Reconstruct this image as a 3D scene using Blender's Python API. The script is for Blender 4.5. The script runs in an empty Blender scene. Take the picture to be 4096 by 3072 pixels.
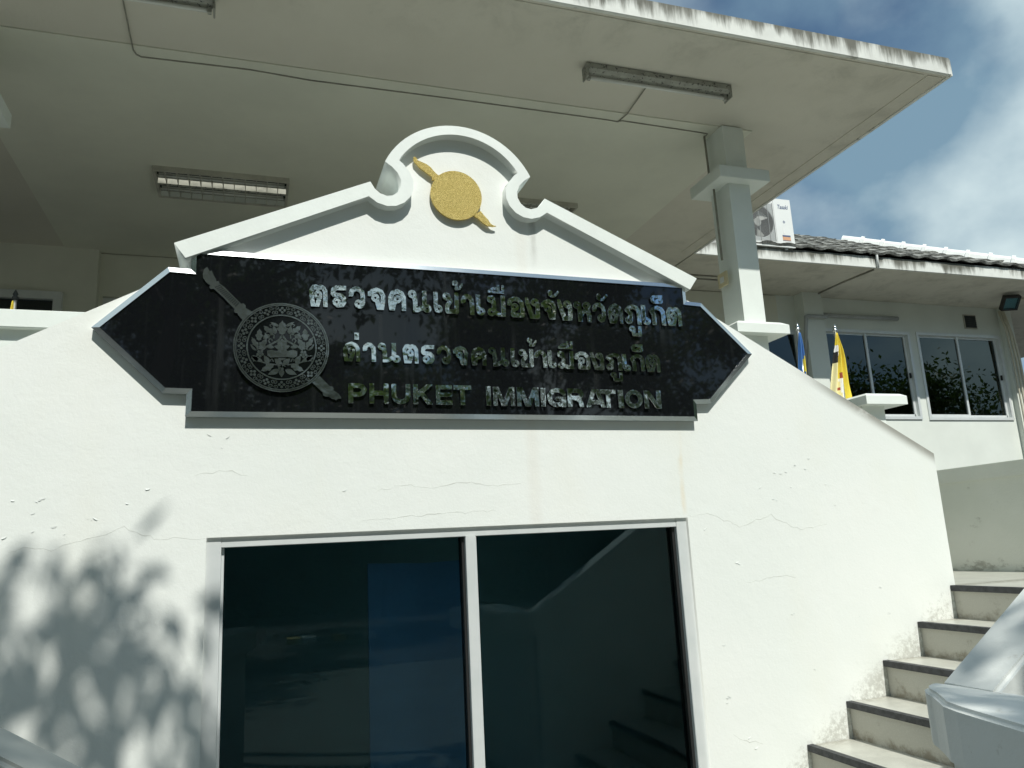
import bpy, bmesh, math, random
import numpy as np
from mathutils import Vector, Matrix
random.seed(7)
S = bpy.context.scene
C = S.collection
PI = math.pi

# ---------------------------------------------------------------- camera
# world: x right along the facade, y into the building, z up, camera at the origin, ground at z = -1.6
FPX = 3113.87
yaw, pitch, roll = 0.32796089, 0.20677216, -0.05197599
fw = Vector((math.sin(yaw)*math.cos(pitch), math.cos(yaw)*math.cos(pitch), math.sin(pitch)))
r0 = Vector((math.cos(yaw), -math.sin(yaw), 0)); u0 = r0.cross(fw)
rt = math.cos(roll)*r0 + math.sin(roll)*u0
up = -math.sin(roll)*r0 + math.cos(roll)*u0
cam = bpy.data.cameras.new('camera'); co = bpy.data.objects.new('camera', cam); C.objects.link(co)
co.matrix_world = Matrix(((rt.x, up.x, -fw.x, 0), (rt.y, up.y, -fw.y, 0), (rt.z, up.z, -fw.z, 0), (0, 0, 0, 1)))
cam.sensor_width = 36; cam.lens = FPX/4096*36; cam.clip_start = .05; cam.clip_end = 2000
S.camera = co
S.render.resolution_x = 1024; S.render.resolution_y = 768

# ---------------------------------------------------------------- world, sun, exposure
SUN = Vector((0.06, -1.0, 1.2)).normalized()          # towards the sun
elev = math.asin(SUN.z); azim = math.atan2(SUN.x, SUN.y)
W = bpy.data.worlds.new('World'); S.world = W; W.use_nodes = True
nt = W.node_tree; nt.nodes.clear()
def wn(t): return nt.nodes.new(t)
sky = wn('ShaderNodeTexSky'); sky.sky_type = 'NISHITA'; sky.sun_disc = False
sky.sun_elevation = elev; sky.sun_rotation = azim; sky.air_density = 1.0; sky.dust_density = .6; sky.ozone_density = 3.0
tc = wn('ShaderNodeTexCoord')
mp = wn('ShaderNodeMapping'); mp.inputs['Scale'].default_value = (1, 1, 1.25); mp.inputs['Location'].default_value = (-1.03, -4.15, .84)
nt.links.new(tc.outputs['Generated'], mp.inputs[0])
nz = wn('ShaderNodeTexNoise'); nz.inputs['Scale'].default_value = 2.8; nz.inputs['Detail'].default_value = 7; nz.inputs['Roughness'].default_value = .5; nz.inputs['Distortion'].default_value = .0
nt.links.new(mp.outputs[0], nz.inputs[0])
rp = wn('ShaderNodeValToRGB'); rp.color_ramp.elements[0].position = .31; rp.color_ramp.elements[1].position = .53
nt.links.new(nz.outputs[0], rp.inputs[0])
nz2 = wn('ShaderNodeTexNoise'); nz2.inputs['Scale'].default_value = 3.6; nz2.inputs['Detail'].default_value = 6; nz2.inputs['Roughness'].default_value = .5
nt.links.new(mp.outputs[0], nz2.inputs[0])
rp2 = wn('ShaderNodeValToRGB'); rp2.color_ramp.elements[0].position = .40; rp2.color_ramp.elements[1].position = .64
rp2.color_ramp.elements[0].color = (3.4, 5.5, 7.2, 1); rp2.color_ramp.elements[1].color = (11.0, 13.2, 13.6, 1)
nt.links.new(nz2.outputs[0], rp2.inputs[0])
mxw = wn('ShaderNodeMixRGB'); nt.links.new(rp.outputs[0], mxw.inputs[0]); tnt = wn('ShaderNodeMixRGB'); tnt.blend_type = 'MULTIPLY'; tnt.inputs[0].default_value = 1; tnt.inputs[2].default_value = (.72, 1.0, 1.22, 1); nt.links.new(sky.outputs[0], tnt.inputs[1]); nt.links.new(tnt.outputs[0], mxw.inputs[1]); nt.links.new(rp2.outputs[0], mxw.inputs[2])
bg = wn('ShaderNodeBackground'); bg.inputs[1].default_value = .062
nt.links.new(mxw.outputs[0], bg.inputs[0])
wo = wn('ShaderNodeOutputWorld'); nt.links.new(bg.outputs[0], wo.inputs[0])
sl = bpy.data.lights.new('sun', 'SUN'); so = bpy.data.objects.new('sun', sl); C.objects.link(so)
sl.energy = 4.12; sl.angle = math.radians(.53); sl.color = (1.0, .995, .93)
so.rotation_euler = SUN.to_track_quat('Z', 'Y').to_euler()
so.location = SUN*30
S.view_settings.view_transform = 'Standard'; S.view_settings.look = 'None'
S.view_settings.exposure = 0.0; S.view_settings.gamma = 1.0; S.view_settings.use_curve_mapping = False
S.render.engine = 'CYCLES'
S.cycles.max_bounces = 8; S.cycles.diffuse_bounces = 5; S.cycles.transparent_max_bounces = 12

# ---------------------------------------------------------------- unprojection of photo pixels on real planes
def ray(x, y): return rt*((x-2048)/FPX) - up*((y-1536)/FPX) + fw
def onY(x, y, Y): d = ray(x, y); return d*(Y/d.y)
def onZ(x, y, Z): d = ray(x, y); return d*(Z/d.z)

# ---------------------------------------------------------------- material helper
class G:
    def __init__(s, name):
        s.m = bpy.data.materials.new(name); s.m.use_nodes = True; s.t = s.m.node_tree; s.t.nodes.clear()
        s.out = s.n('ShaderNodeOutputMaterial'); s.b = s.n('ShaderNodeBsdfPrincipled'); s.l(s.b.outputs[0], s.out.inputs[0])
        s._pos = None
    def n(s, t): return s.t.nodes.new(t)
    def l(s, a, b): s.t.links.new(a, b)
    def set(s, sock, v):
        if hasattr(v, 'is_linked') or hasattr(v, 'links'): s.l(v, sock)
        else:
            if isinstance(v, (tuple, list)) and len(v) == 3 and sock.type == 'RGBA': v = (*v, 1)
            sock.default_value = v
    def pos(s):
        if s._pos is None:
            g = s.n('ShaderNodeNewGeometry'); s._pos = g.outputs['Position']
            q = s.n('ShaderNodeSeparateXYZ'); s.l(s._pos, q.inputs[0]); s.X, s.Y, s.Z = q.outputs
        return s._pos
    def M(s, op, a, b=0.0, c=None, clamp=False):
        m = s.n('ShaderNodeMath'); m.operation = op; m.use_clamp = clamp
        s.set(m.inputs[0], a); s.set(m.inputs[1], b)
        if c is not None: s.set(m.inputs[2], c)
        return m.outputs[0]
    def noise(s, scale, detail=4, rough=.5, vec=None, stretch=None, dist=0):
        v = vec or s.pos()
        if stretch:
            mpn = s.n('ShaderNodeMapping'); mpn.inputs['Scale'].default_value = stretch; s.l(v, mpn.inputs[0]); v = mpn.outputs[0]
        t = s.n('ShaderNodeTexNoise'); t.inputs['Scale'].default_value = scale; t.inputs['Detail'].default_value = detail
        t.inputs['Roughness'].default_value = rough; t.inputs['Distortion'].default_value = dist
        s.l(v, t.inputs[0]); return t.outputs[0]
    def ramp(s, v, lo, hi):       # smooth 0..1
        r = s.n('ShaderNodeMapRange'); r.interpolation_type = 'SMOOTHSTEP'; s.set(r.inputs[0], v)
        r.inputs[1].default_value = lo; r.inputs[2].default_value = hi; r.inputs[3].default_value = 0; r.inputs[4].default_value = 1
        return r.outputs[0]
    def mix(s, f, a, b):
        m = s.n('ShaderNodeMixRGB'); s.set(m.inputs[0], f); s.set(m.inputs[1], a); s.set(m.inputs[2], b); return m.outputs[0]
    def bump(s, h, strength=.3, dist=.01, prev=None):
        b = s.n('ShaderNodeBump'); b.inputs['Strength'].default_value = strength; b.inputs['Distance'].default_value = dist
        s.l(h, b.inputs['Height'])
        if prev: s.l(prev, b.inputs['Normal'])
        return b.outputs[0]
    def fin(s, color=None, rough=.6, metal=0, normal=None, spec=.5):
        if color is not None: s.set(s.b.inputs['Base Color'], color)
        s.set(s.b.inputs['Roughness'], rough); s.set(s.b.inputs['Metallic'], metal)
        if 'Specular IOR Level' in s.b.inputs: s.b.inputs['Specular IOR Level'].default_value = spec
        if normal is not None: s.l(normal, s.b.inputs['Normal'])
        return s.m

def simple(name, col, rough=.6, metal=0, var=.12, scale=6, bumps=.15, bscale=60, bdist=.003):
    g = G(name); n = g.noise(scale, 5, .6); n2 = g.noise(bscale, 4, .6)
    dark = tuple(c*(1-var) for c in col); lite = tuple(min(1, c*(1+var*.6)) for c in col)
    c = g.mix(g.ramp(n, .3, .7), dark, lite)
    return g.fin(c, rough, metal, g.bump(n2, bumps, bdist))

def facade_mat():
    g = G('facade_paint'); g.pos()
    base = g.mix(g.ramp(g.noise(1.1, 5, .55), .3, .7), (.79, .815, .775), (.825, .84, .80))
    warm = g.mix(g.M('MULTIPLY', g.ramp(g.noise(2.3, 4, .5, stretch=(1, 1, .5)), .5, .75), .35), base, (.785, .785, .70))
    fine = g.noise(95, 5, .65); mid = g.noise(14, 4, .6)
    # dirt along the step line (meets the stair)
    line = g.M('SUBTRACT', g.Z, g.M('MULTIPLY_ADD', g.X, .655, -2.763))
    dn = g.M('MULTIPLY_ADD', g.noise(5, 3, .6), .35, g.M('MULTIPLY', g.noise(34, 6, .8), .68))
    near = g.M('SUBTRACT', 1.0, g.ramp(line, -.08, .12))
    side = g.ramp(g.X, 1.9, 2.25)
    dm = g.M('MULTIPLY', g.M('MULTIPLY', g.ramp(g.M('ADD', dn, g.M('MULTIPLY', near, .16)), .58, .74), near), side, clamp=True)
    c = g.mix(g.M('MULTIPLY', dm, .5), warm, (.25, .235, .19))
    # soot along the sloping top edge at the right
    top = g.M('SUBTRACT', g.M('MULTIPLY_ADD', g.X, -.553, 2.476), g.Z)
    tm = g.M('MULTIPLY', g.M('SUBTRACT', 1.0, g.ramp(top, .0, .075)), g.M('MULTIPLY', g.ramp(g.X, 2.75, 3.2), g.ramp(g.noise(4, 5, .7), .2, .5)))
    tm2 = tm
    c = g.mix(g.M('MULTIPLY', tm2, .75), c, (.17, .155, .12))
    # rust streak under the sign
    wob = g.M('MULTIPLY_ADD', g.noise(6, 3, .5), .03, -.015)
    dx = g.M('ABSOLUTE', g.M('SUBTRACT', g.M('ADD', g.X, wob), 2.075))
    sx = g.M('SUBTRACT', 1.0, g.ramp(dx, .003, .022))
    sz = g.M('MULTIPLY', g.ramp(g.Z, .1, .2), g.M('SUBTRACT', 1.0, g.ramp(g.Z, .6, .68)))
    c = g.mix(g.M('MULTIPLY', g.M('MULTIPLY', sx, sz), g.ramp(g.noise(9, 3, .5, stretch=(1, 1, .4)), .3, .75)), c, (.74, .60, .36))
    dx2 = g.M('ABSOLUTE', g.M('SUBTRACT', g.M('ADD', g.X, wob), 1.28))
    s2 = g.M('MULTIPLY', g.M('SUBTRACT', 1.0, g.ramp(dx2, .006, .05)), g.M('MULTIPLY', g.M('GREATER_THAN', g.Z, .1), .2))
    c = g.mix(s2, c, (.70, .64, .55))
    # grey water mark below the volute of the pediment
    dx3 = g.M('ABSOLUTE', g.M('SUBTRACT', g.M('ADD', g.X, g.M('MULTIPLY', wob, .4)), 1.345))
    s3 = g.M('MULTIPLY', g.M('SUBTRACT', 1.0, g.ramp(dx3, .003, .03)), g.M('MULTIPLY', g.ramp(g.Z, 1.30, 1.66), .75))
    c = g.mix(g.M('MULTIPLY', s3, g.ramp(g.noise(20, 4, .6, stretch=(1, 1, .3)), .2, .7)), c, (.33, .32, .28))
    nrm = g.bump(fine, .22, .004); nrm = g.bump(mid, .15, .006, nrm)
    nrm = g.bump(g.ramp(g.noise(3.2, 4, .6), .35, .7), .10, .010, nrm)
    return g.fin(c, .62, 0, nrm, .35)

def drip_mat(name, ztop, h, base=(.78, .79, .74), amt=.9, xs=1.0):
    g = G(name); g.pos()
    t = g.M('DIVIDE', g.M('SUBTRACT', ztop, g.Z), h)           # 0 top .. 1 bottom
    st = g.noise(9*xs, 5, .7, stretch=(1, 1, .12))
    st2 = g.noise(2.2, 3, .5)
    v = g.M('ADD', g.M('MULTIPLY', st, .9), g.M('MULTIPLY', st2, .5))
    v = g.M('SUBTRACT', v, g.M('MULTIPLY', t, .30))
    m = g.M('MULTIPLY', g.ramp(v, .42, .72), amt)
    c = g.mix(m, g.mix(g.ramp(g.noise(4, 4, .6), .3, .7), base, tuple(b*.88 for b in base)), (.10, .098, .075))
    return g.fin(c, .8, 0, g.bump(g.noise(80, 4, .6), .3, .004), .3)

def soffit_mat():
    g = G('soffit_paint'); g.pos()
    b = g.mix(g.ramp(g.noise(.8, 5, .6), .3, .7), (.645, .615, .53), (.695, .665, .58))
    e = g.M('MAXIMUM', g.ramp(g.X, 3.9, 5.4), g.M('SUBTRACT', 1.0, g.ramp(g.Y, 4.12, 4.9)))
    st = g.M('MULTIPLY', g.M('MULTIPLY', g.ramp(g.noise(2.6, 7, .72, dist=.4), .42, .75), e), .5)
    c = g.mix(st, b, (.30, .29, .24))
    return g.fin(c, .8, 0, g.bump(g.noise(40, 5, .6), .25, .006), .25)

def metal_mat(name, col, rough, wave=.0, wscale=6, dirt=.0):
    g = G(name)
    nrm = g.bump(g.noise(wscale, 3, .5), wave, .02) if wave else None
    r = rough
    c = col
    if dirt:
        d = g.ramp(g.noise(55, 6, .75), .52, .66)
        c = g.mix(g.M('MULTIPLY', d, dirt), col, tuple(x*.45 for x in col)); r = g.M('MULTIPLY_ADD', d, .25, rough)
    return g.fin(c, r, 1.0, nrm)

M = {}
M['facade'] = facade_mat()
M['white'] = simple('white_paint', (.77, .81, .765), .6, var=.04, scale=2.5, bumps=.2, bscale=70)
M['mould'] = simple('moulding_paint', (.79, .83, .785), .6, var=.05, scale=5, bumps=.25, bscale=60)
M['porch'] = simple('porch_wall_paint', (.74, .735, .63), .7, var=.05, scale=1.5, bumps=.2, bscale=60)
M['wing'] = simple('wing_wall_paint', (.74, .77, .71), .7, var=.05, scale=1.5, bumps=.2, bscale=60)
M['soffit'] = soffit_mat()
M['fascia'] = drip_mat('canopy_fascia_concrete', 3.64, .14)
M['fascia2'] = drip_mat('wing_fascia_concrete', 3.66, .16, amt=.95, xs=.7)
M['alu'] = metal_mat('brushed_aluminium', (.78, .80, .80), .38)
g = G('window_frame_paint'); M['frame'] = g.fin(g.mix(g.ramp(g.noise(8, 3), .3, .7), (.70, .73, .72), (.76, .78, .77)), .38, .25)
M['steel'] = metal_mat('polished_steel_trim', (.66, .69, .70), .14, .04, 5, .0)
M['letter'] = metal_mat('mirror_steel_letters', (.74, .76, .73), .03, .30, 6, .22)
M['etch'] = metal_mat('etched_steel', (.31, .33, .32), .2, .15, 12, 0)
M['enamel'] = simple('black_enamel', (.004, .005, .006), .05, var=.2, bumps=.02)
g = G('black_glass_panel'); g.pos()
stk = g.M('MULTIPLY', g.ramp(g.noise(16, 4, .6, stretch=(1, 1, .06)), .56, .72), g.ramp(g.noise(2, 2, .5), .35, .6))
spk = g.ramp(g.noise(120, 3, .6), .72, .78)
dirtm = g.M('ADD', g.M('MULTIPLY', stk, .022), g.M('MULTIPLY', spk, .05))
M['panel'] = g.fin(g.mix(dirtm, (.006, .007, .008), (.45, .47, .45)), g.M('MULTIPLY_ADD', stk, .08, .025), 0, g.bump(g.noise(1.8, 2, .5), .05, .02), .5)
g = G('gold_glitter'); g.pos()
gl = g.noise(330, 3, .7)
M['gold'] = g.fin(g.mix(g.ramp(gl, .35, .65), (.58, .40, .08), (1.0, .82, .34)), .42, .8, g.bump(gl, .8, .01))
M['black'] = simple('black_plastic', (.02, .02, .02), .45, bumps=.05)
M['dark'] = simple('dark_opening', (.03, .035, .035), .6)
M['grey'] = simple('grey_pipe', (.42, .43, .42), .6, var=.1)
M['cream'] = simple('cream_conduit', (.62, .58, .46), .6, var=.1)
M['wire'] = simple('dark_cable', (.30, .29, .24), .7, var=.25)
M['greyconduit'] = simple('painted_conduit', (.50, .48, .41), .7, var=.2)
M['battenbody'] = None
g = G('lamp_housing_dirty'); g.pos()
mm = g.ramp(g.noise(38, 4, .7), .56, .64)
M['batten'] = g.fin(g.mix(mm, g.mix(g.ramp(g.noise(9, 4, .6), .3, .7), (.30, .30, .26), (.42, .42, .37)), (.03, .03, .03)), .6)
M['tube'] = simple('unlit_tube_glass', (.72, .72, .68), .25, var=.04)
M['reflector'] = metal_mat('lamp_reflector', (.85, .85, .82), .12, .2, 3)
M['tile'] = simple('cement_roof_tile', (.27, .27, .245), .85, var=.75, scale=9, bumps=.6, bscale=45, bdist=.01)
M['ridge'] = simple('white_ridge_tile', (.80, .81, .78), .7, var=.06, scale=5)
g = G('terrazzo_tread'); g.pos()
tn = g.ramp(g.noise(7, 6, .7), .35, .7); sp = g.ramp(g.noise(230, 2, .5), .55, .7)
near = g.M('SUBTRACT', 1.0, g.ramp(g.M('ABSOLUTE', g.M('SUBTRACT', g.Y, 3.5)), .0, .12))
tcx = g.mix(tn, (.47, .465, .41), (.58, .575, .51)); tcx = g.mix(g.M('MULTIPLY', sp, .25), tcx, (.8, .78, .7))
tcx = g.mix(g.M('MULTIPLY', g.M('MULTIPLY', near, g.ramp(g.noise(30, 5, .7), .3, .6)), .7), tcx, (.18, .16, .12))
M['tread'] = g.fin(tcx, .32, 0, g.bump(g.noise(20, 3), .05, .004))
g = G('terrazzo_riser'); g.pos()
fz = g.M('FRACT', g.M('DIVIDE', g.M('ADD', g.Z, 1.558), .175))
low = g.M('SUBTRACT', 1.0, g.ramp(fz, .0, .45))
dirt = g.M('MULTIPLY', g.ramp(g.M('ADD', g.noise(11, 6, .75), g.M('MULTIPLY', low, .22)), .55, .82), .75)
sp = g.ramp(g.noise(180, 2, .5), .5, .7)
rc = g.mix(g.M('MULTIPLY', sp, .3), (.50, .485, .42), (.66, .64, .57)); rc = g.mix(dirt, rc, (.20, .165, .11))
M['riser'] = g.fin(rc, .55, 0, g.bump(g.noise(60, 4), .15, .004))
g = G('old_wall_paint'); g.pos()
d = g.M('MULTIPLY', g.ramp(g.M('ADD', g.noise(7, 7, .75, stretch=(1, 1, 1.6)), g.M('MULTIPLY', g.M('SUBTRACT', 1.0, g.ramp(g.Z, -.33, -.2)), .2)), .62, .78), .6)
M['oldwall'] = g.fin(g.mix(d, g.mix(g.ramp(g.noise(2, 4), .3, .7), (.72, .74, .66), (.80, .81, .74)), (.24, .23, .18)), .75, 0, g.bump(g.noise(50, 5, .6), .3, .006))
g = G('parapet_paint'); g.pos()
d = g.ramp(g.noise(13, 6, .7), .62, .67); d2 = g.ramp(g.noise(13, 6, .7), .70, .72)
c = g.mix(g.M('MULTIPLY', d, .35), g.mix(g.ramp(g.noise(3, 4), .3, .7), (.70, .72, .69), (.78, .80, .77)), (.50, .49, .43)); c = g.mix(d2, c, (.14, .10, .07))
M['parapet'] = g.fin(c, .6, 0, g.bump(g.noise(35, 5, .6), .3, .006))
M['shadedparapet'] = simple('shaded_parapet_paint', (.46, .47, .43), .7, var=.2, scale=4)  # leaf shade on the left parapet, put into a darker paint colour
M['rubber'] = simple('black_nosing', (.045, .047, .05), .55, var=.5, scale=30)
M['asphalt'] = simple('asphalt', (.075, .077, .072), .9, var=.2, scale=3, bumps=.5, bscale=80)
M['paving'] = simple('pale_paving', (.20, .205, .18), .85, var=.15, scale=2, bumps=.3, bscale=50)
M['inner_floor'] = simple('room_floor', (.45, .42, .36), .5, var=.1)
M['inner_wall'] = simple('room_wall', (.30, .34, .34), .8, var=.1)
M['blueboard'] = simple('blue_board', (.42, .52, .76), .7, var=.08, scale=3)
M['flagyellow'] = simple('yellow_cloth', (.78, .62, .06), .8, var=.08)
M['flagcream'] = simple('cream_cloth', (.80, .72, .38), .8, var=.05)
M['flagwhite'] = simple('white_cloth', (.82, .82, .80), .8, var=.04)
M['flagblack'] = simple('black_cloth', (.02, .02, .02), .8)
M['flagblue'] = simple('blue_cloth', (.05, .16, .42), .8, var=.1)
M['flagred'] = simple('red_cloth', (.34, .07, .04), .8)
M['acwhite'] = simple('white_enamel_metal', (.80, .81, .78), .4, var=.02)
M['fan'] = simple('grey_fan', (.42, .43, .40), .5)
M['bluegrey'] = simple('blue_grey_print', (.10, .14, .24), .5, var=.02)
M['orange'] = simple('orange_print', (.70, .38, .22), .6, var=.1)
M['bark'] = simple('bark', (.13, .11, .085), .9, var=.3, scale=12, bumps=.8, bscale=30, bdist=.01)
g = G('leaf_green'); ng = g.noise(1.7, 4)
lc = g.mix(g.ramp(ng, .3, .7), (.045, .085, .02), (.10, .14, .035))
M['leaf'] = g.fin(lc, .5); g.b.inputs['Subsurface Weight'].default_value = 0
tr = g.n('ShaderNodeBsdfTranslucent'); g.set(tr.inputs[0], (.12, .2, .03)); ms = g.n('ShaderNodeMixShader'); ms.inputs[0].default_value = .3
g.l(g.b.outputs[0], ms.inputs[1]); g.l(tr.outputs[0], ms.inputs[2]); g.l(ms.outputs[0], g.out.inputs[0])
M['kerbyellow'] = simple('yellow_road_paint', (.62, .45, .06), .7)
M['crack'] = simple('crack_shadow', (.62, .62, .57), .9)
M['flake'] = simple('paint_flake', (.78, .80, .77), .6)
M['switch'] = simple('yellowed_plastic', (.62, .54, .34), .5)

def glass(name, tint, refl_rough=.0, ior=1.5, wave=.02):
    g = G(name); g.t.nodes.remove(g.b)
    tr = g.n('ShaderNodeBsdfTransparent'); tr.inputs[0].default_value = (*tint, 1)
    gl = g.n('ShaderNodeBsdfGlossy'); gl.inputs['Roughness'].default_value = refl_rough; gl.inputs['Color'].default_value = (.8, .95, .95, 1)
    fr = g.n('ShaderNodeFresnel'); fr.inputs[0].default_value = ior
    nb = g.bump(g.noise(1.2, 2), wave, .02); g.l(nb, gl.inputs['Normal'])
    mx = g.n('ShaderNodeMixShader'); g.l(fr.outputs[0], mx.inputs[0]); g.l(tr.outputs[0], mx.inputs[1]); g.l(gl.outputs[0], mx.inputs[2])
    g.l(mx.outputs[0], g.out.inputs[0]); return g.m
M['glass'] = glass('tinted_glass', (.62, .78, .82), ior=1.36)
M['glass2'] = glass('dark_tinted_glass', (.10, .12, .15), ior=1.75)

# ---------------------------------------------------------------- object helpers
def thing(name, label, cat, loc=(0, 0, 0), group=None, rz=0):
    o = bpy.data.objects.new(name, None); C.objects.link(o); o.location = loc; o.empty_display_size = .1
    o['label'] = label; o['category'] = cat
    if group: o['group'] = group
    return o
def tag(o, label, cat, group=None):
    o['label'] = label; o['category'] = cat
    if group: o['group'] = group
    return o
def root_of(o):
    while o.parent: o = o.parent
    return o
def link(name, me, parent=None, mats=()):
    for m in (mats if isinstance(mats, (list, tuple)) else (mats,)): me.materials.append(m)
    o = bpy.data.objects.new(name, me); C.objects.link(o)
    if parent:
        o.parent = parent
    return o
def mesh_obj(name, verts, faces, mat, parent=None, smooth=False, matidx=None):
    """verts in world coordinates"""
    off = Vector(root_of(parent).location) if parent else Vector((0, 0, 0))
    me = bpy.data.meshes.new(name); me.from_pydata([Vector(v)-off for v in verts], [], faces)
    bm = bmesh.new(); bm.from_mesh(me); bmesh.ops.recalc_face_normals(bm, faces=bm.faces); bm.to_mesh(me); bm.free()
    if smooth:
        for p in me.polygons: p.use_smooth = True
    o = link(name, me, parent, mat)
    if matidx:
        for p, k in zip(me.polygons, matidx): p.material_index = k
    return o
BOXF = [(0, 1, 3, 2), (4, 6, 7, 5), (0, 4, 5, 1), (2, 3, 7, 6), (0, 2, 6, 4), (1, 5, 7, 3)]
class MB:
    def __init__(s): s.v = []; s.f = []
    def box(s, x0, x1, y0, y1, z0, z1):
        n = len(s.v); s.v += [(x, y, z) for x in (x0, x1) for y in (y0, y1) for z in (z0, z1)]
        s.f += [tuple(n+i for i in f) for f in BOXF]; return s
    def prism(s, poly, y0, y1):     # poly in (x,z), extruded along y
        n = len(s.v); k = len(poly)
        s.v += [(p[0], y0, p[1]) for p in poly] + [(p[0], y1, p[1]) for p in poly]
        s.f += [tuple(n+i for i in range(k)), tuple(n+k+i for i in reversed(range(k)))]
        s.f += [(n+i, n+k+i, n+k+(i+1) % k, n+(i+1) % k) for i in range(k)]; return s
    def plan(s, poly, z0, z1):      # poly in (x,y), extruded along z
        n = len(s.v); k = len(poly)
        s.v += [(p[0], p[1], z0) for p in poly] + [(p[0], p[1], z1) for p in poly]
        s.f += [tuple(n+i for i in range(k)), tuple(n+k+i for i in reversed(range(k)))]
        s.f += [(n+i, n+k+i, n+k+(i+1) % k, n+(i+1) % k) for i in range(k)]; return s
    def tube(s, pts, r, seg=8, cap=True):
        rs = r if isinstance(r, (list, tuple)) else [r]*len(pts); n0 = len(s.v); pts = [Vector(p) for p in pts]
        for i, p in enumerate(pts):
            d = (pts[min(i+1, len(pts)-1)]-pts[max(i-1, 0)]).normalized()
            a = d.orthogonal().normalized() if i == 0 else (a - d*a.dot(d)).normalized()
            b = d.cross(a)
            for k in range(seg):
                t = 2*PI*k/seg; s.v.append(tuple(p+(a*math.cos(t)+b*math.sin(t))*rs[i]))
        for i in range(len(pts)-1):
            for k in range(seg):
                q = n0+i*seg; s.f.append((q+k, q+(k+1) % seg, q+seg+(k+1) % seg, q+seg+k))
        if cap:
            s.f.append(tuple(n0+k for k in reversed(range(seg)))); q = n0+(len(pts)-1)*seg; s.f.append(tuple(q+k for k in range(seg)))
        return s
    def build(s, name, mat, parent=None, smooth=False, bevel=0, seg=2):
        o = mesh_obj(name, s.v, s.f, mat, parent, smooth)
        if bevel:
            bm = bmesh.new(); bm.from_mesh(o.data)
            es = [e for e in bm.edges if len(e.link_faces) == 2 and e.calc_face_angle(0) > .5]
            bmesh.ops.bevel(bm, geom=es, offset=bevel, segments=seg, affect='EDGES', clamp_overlap=True)
            bm.to_mesh(o.data); bm.free()
        return o
def box(name, b, mat, parent=None, bevel=0): return MB().box(*b).build(name, mat, parent, bevel=bevel)

def plate(name, loops, y_front, thick, mat, parent=None, bevel=0.0, res=1):
    def ar(l): return .5*sum(l[i-1][0]*l[i][1]-l[i][0]*l[i-1][1] for i in range(len(l)))
    A = sorted((abs(ar(l)) for l in loops), reverse=True); want = A[0]-sum(A[1:]) if len(A) < 5 or name == 'letter' else None
    for bv in (bevel, 0.0):
        o = plate0(name, loops, y_front, thick, mat, parent, bv, res)
        got = sum(p.area for p in o.data.polygons if p.normal.y < -1.25)
        if want is None or bv == 0 or got > .45*want: return o
        print('refill', name, got, want); me = o.data; bpy.data.objects.remove(o); bpy.data.meshes.remove(me)
    return o
def plate0(name, loops, y_front, thick, mat, parent=None, bevel=0.0, res=1):
    """loops of (x,z) points filled with the even-odd rule, as a plate whose face looks towards -y"""
    cu = bpy.data.curves.new(name, 'CURVE'); cu.dimensions = '2D'; cu.fill_mode = 'BOTH'
    for lp in loops:
        sp = cu.splines.new('POLY'); sp.points.add(len(lp)-1)
        for p, q in zip(sp.points, lp): p.co = (q[0], q[1], 0, 1)
        sp.use_cyclic_u = True
    cu.extrude = max(thick/2-bevel, .0001); cu.bevel_depth = bevel; cu.bevel_resolution = res; cu.offset = -bevel
    tmp = bpy.data.objects.new('tmp', cu)
    me = bpy.data.meshes.new_from_object(tmp); bpy.data.objects.remove(tmp); bpy.data.curves.remove(cu)
    off = Vector(root_of(parent).location) if parent else Vector((0, 0, 0))
    yc = y_front+thick/2
    for v in me.vertices:
        x, z, h = v.co; v.co = (x-off.x, yc-h-off.y, z-off.z)
    me.materials.clear(); me.name = name
    bm = bmesh.new(); bm.from_mesh(me); bmesh.ops.remove_doubles(bm, verts=bm.verts, dist=1e-6); bm.to_mesh(me); bm.free()
    return link(name, me, parent, mat)

def text_mesh(name, body, x0, zb, size, y_front, thick, mat, parent, shear=0, width=None):
    cu = bpy.data.curves.new(name, 'FONT'); cu.body = body; cu.size = size; cu.extrude = thick/2; cu.shear = shear; cu.offset = size*.012
    tmp = bpy.data.objects.new('tmp', cu); me = bpy.data.meshes.new_from_object(tmp); bpy.data.objects.remove(tmp); bpy.data.curves.remove(cu)
    w = max(v.co.x for v in me.vertices); k = (width/w) if width else 1
    off = Vector(root_of(parent).location)
    for v in me.vertices:
        x, z, h = v.co; v.co = (x0+x*k-off.x, y_front+thick/2-h-off.y, zb+z-off.z)
    me.materials.clear(); return link(name, me, parent, mat)

# ================================================================= SETTING
gr = mesh_obj('ground', [(-400, -400, -1.6), (400, -400, -1.6), (400, 400, -1.6), (-400, 400, -1.6)], [(0, 1, 2, 3)], M['asphalt']); gr['kind'] = 'structure'
pv = MB().box(-12, 14, -4.2, 3.5, -1.64, -1.5).build('pavement', M['paving']); pv['kind'] = 'structure'

# ================================================================= ENTRANCE WALL
XC = .957
def slz(u): return 1.166-.553*(abs(u)-1.417)
wall = thing('entrance_wall', 'white plastered gabled entrance wall with arched pediment behind the black sign', 'wall', (XC, 3.5, -1.6))
uR = 3.745-XC
outer = [(XC-uR, -1.6), (XC+uR, -1.6), (XC+uR, slz(uR)+.0), (XC+1.238, slz(1.238)), (XC-1.238, slz(1.238)), (XC-uR, slz(uR))]
hole = [(-.173, -1.25), (2.087, -1.25), (2.087, .103), (-.173, .103)]
plate('wall', [outer, hole], 3.5, .22, M['facade'], wall, .004)

# pediment: symmetric profile, u >= 0 half, outer line
def arc(cx, cz, r, a0, a1, n):
    return [(cx+r*math.cos(a0+(a1-a0)*i/n), cz+r*math.sin(a0+(a1-a0)*i/n)) for i in range(n+1)]
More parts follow.
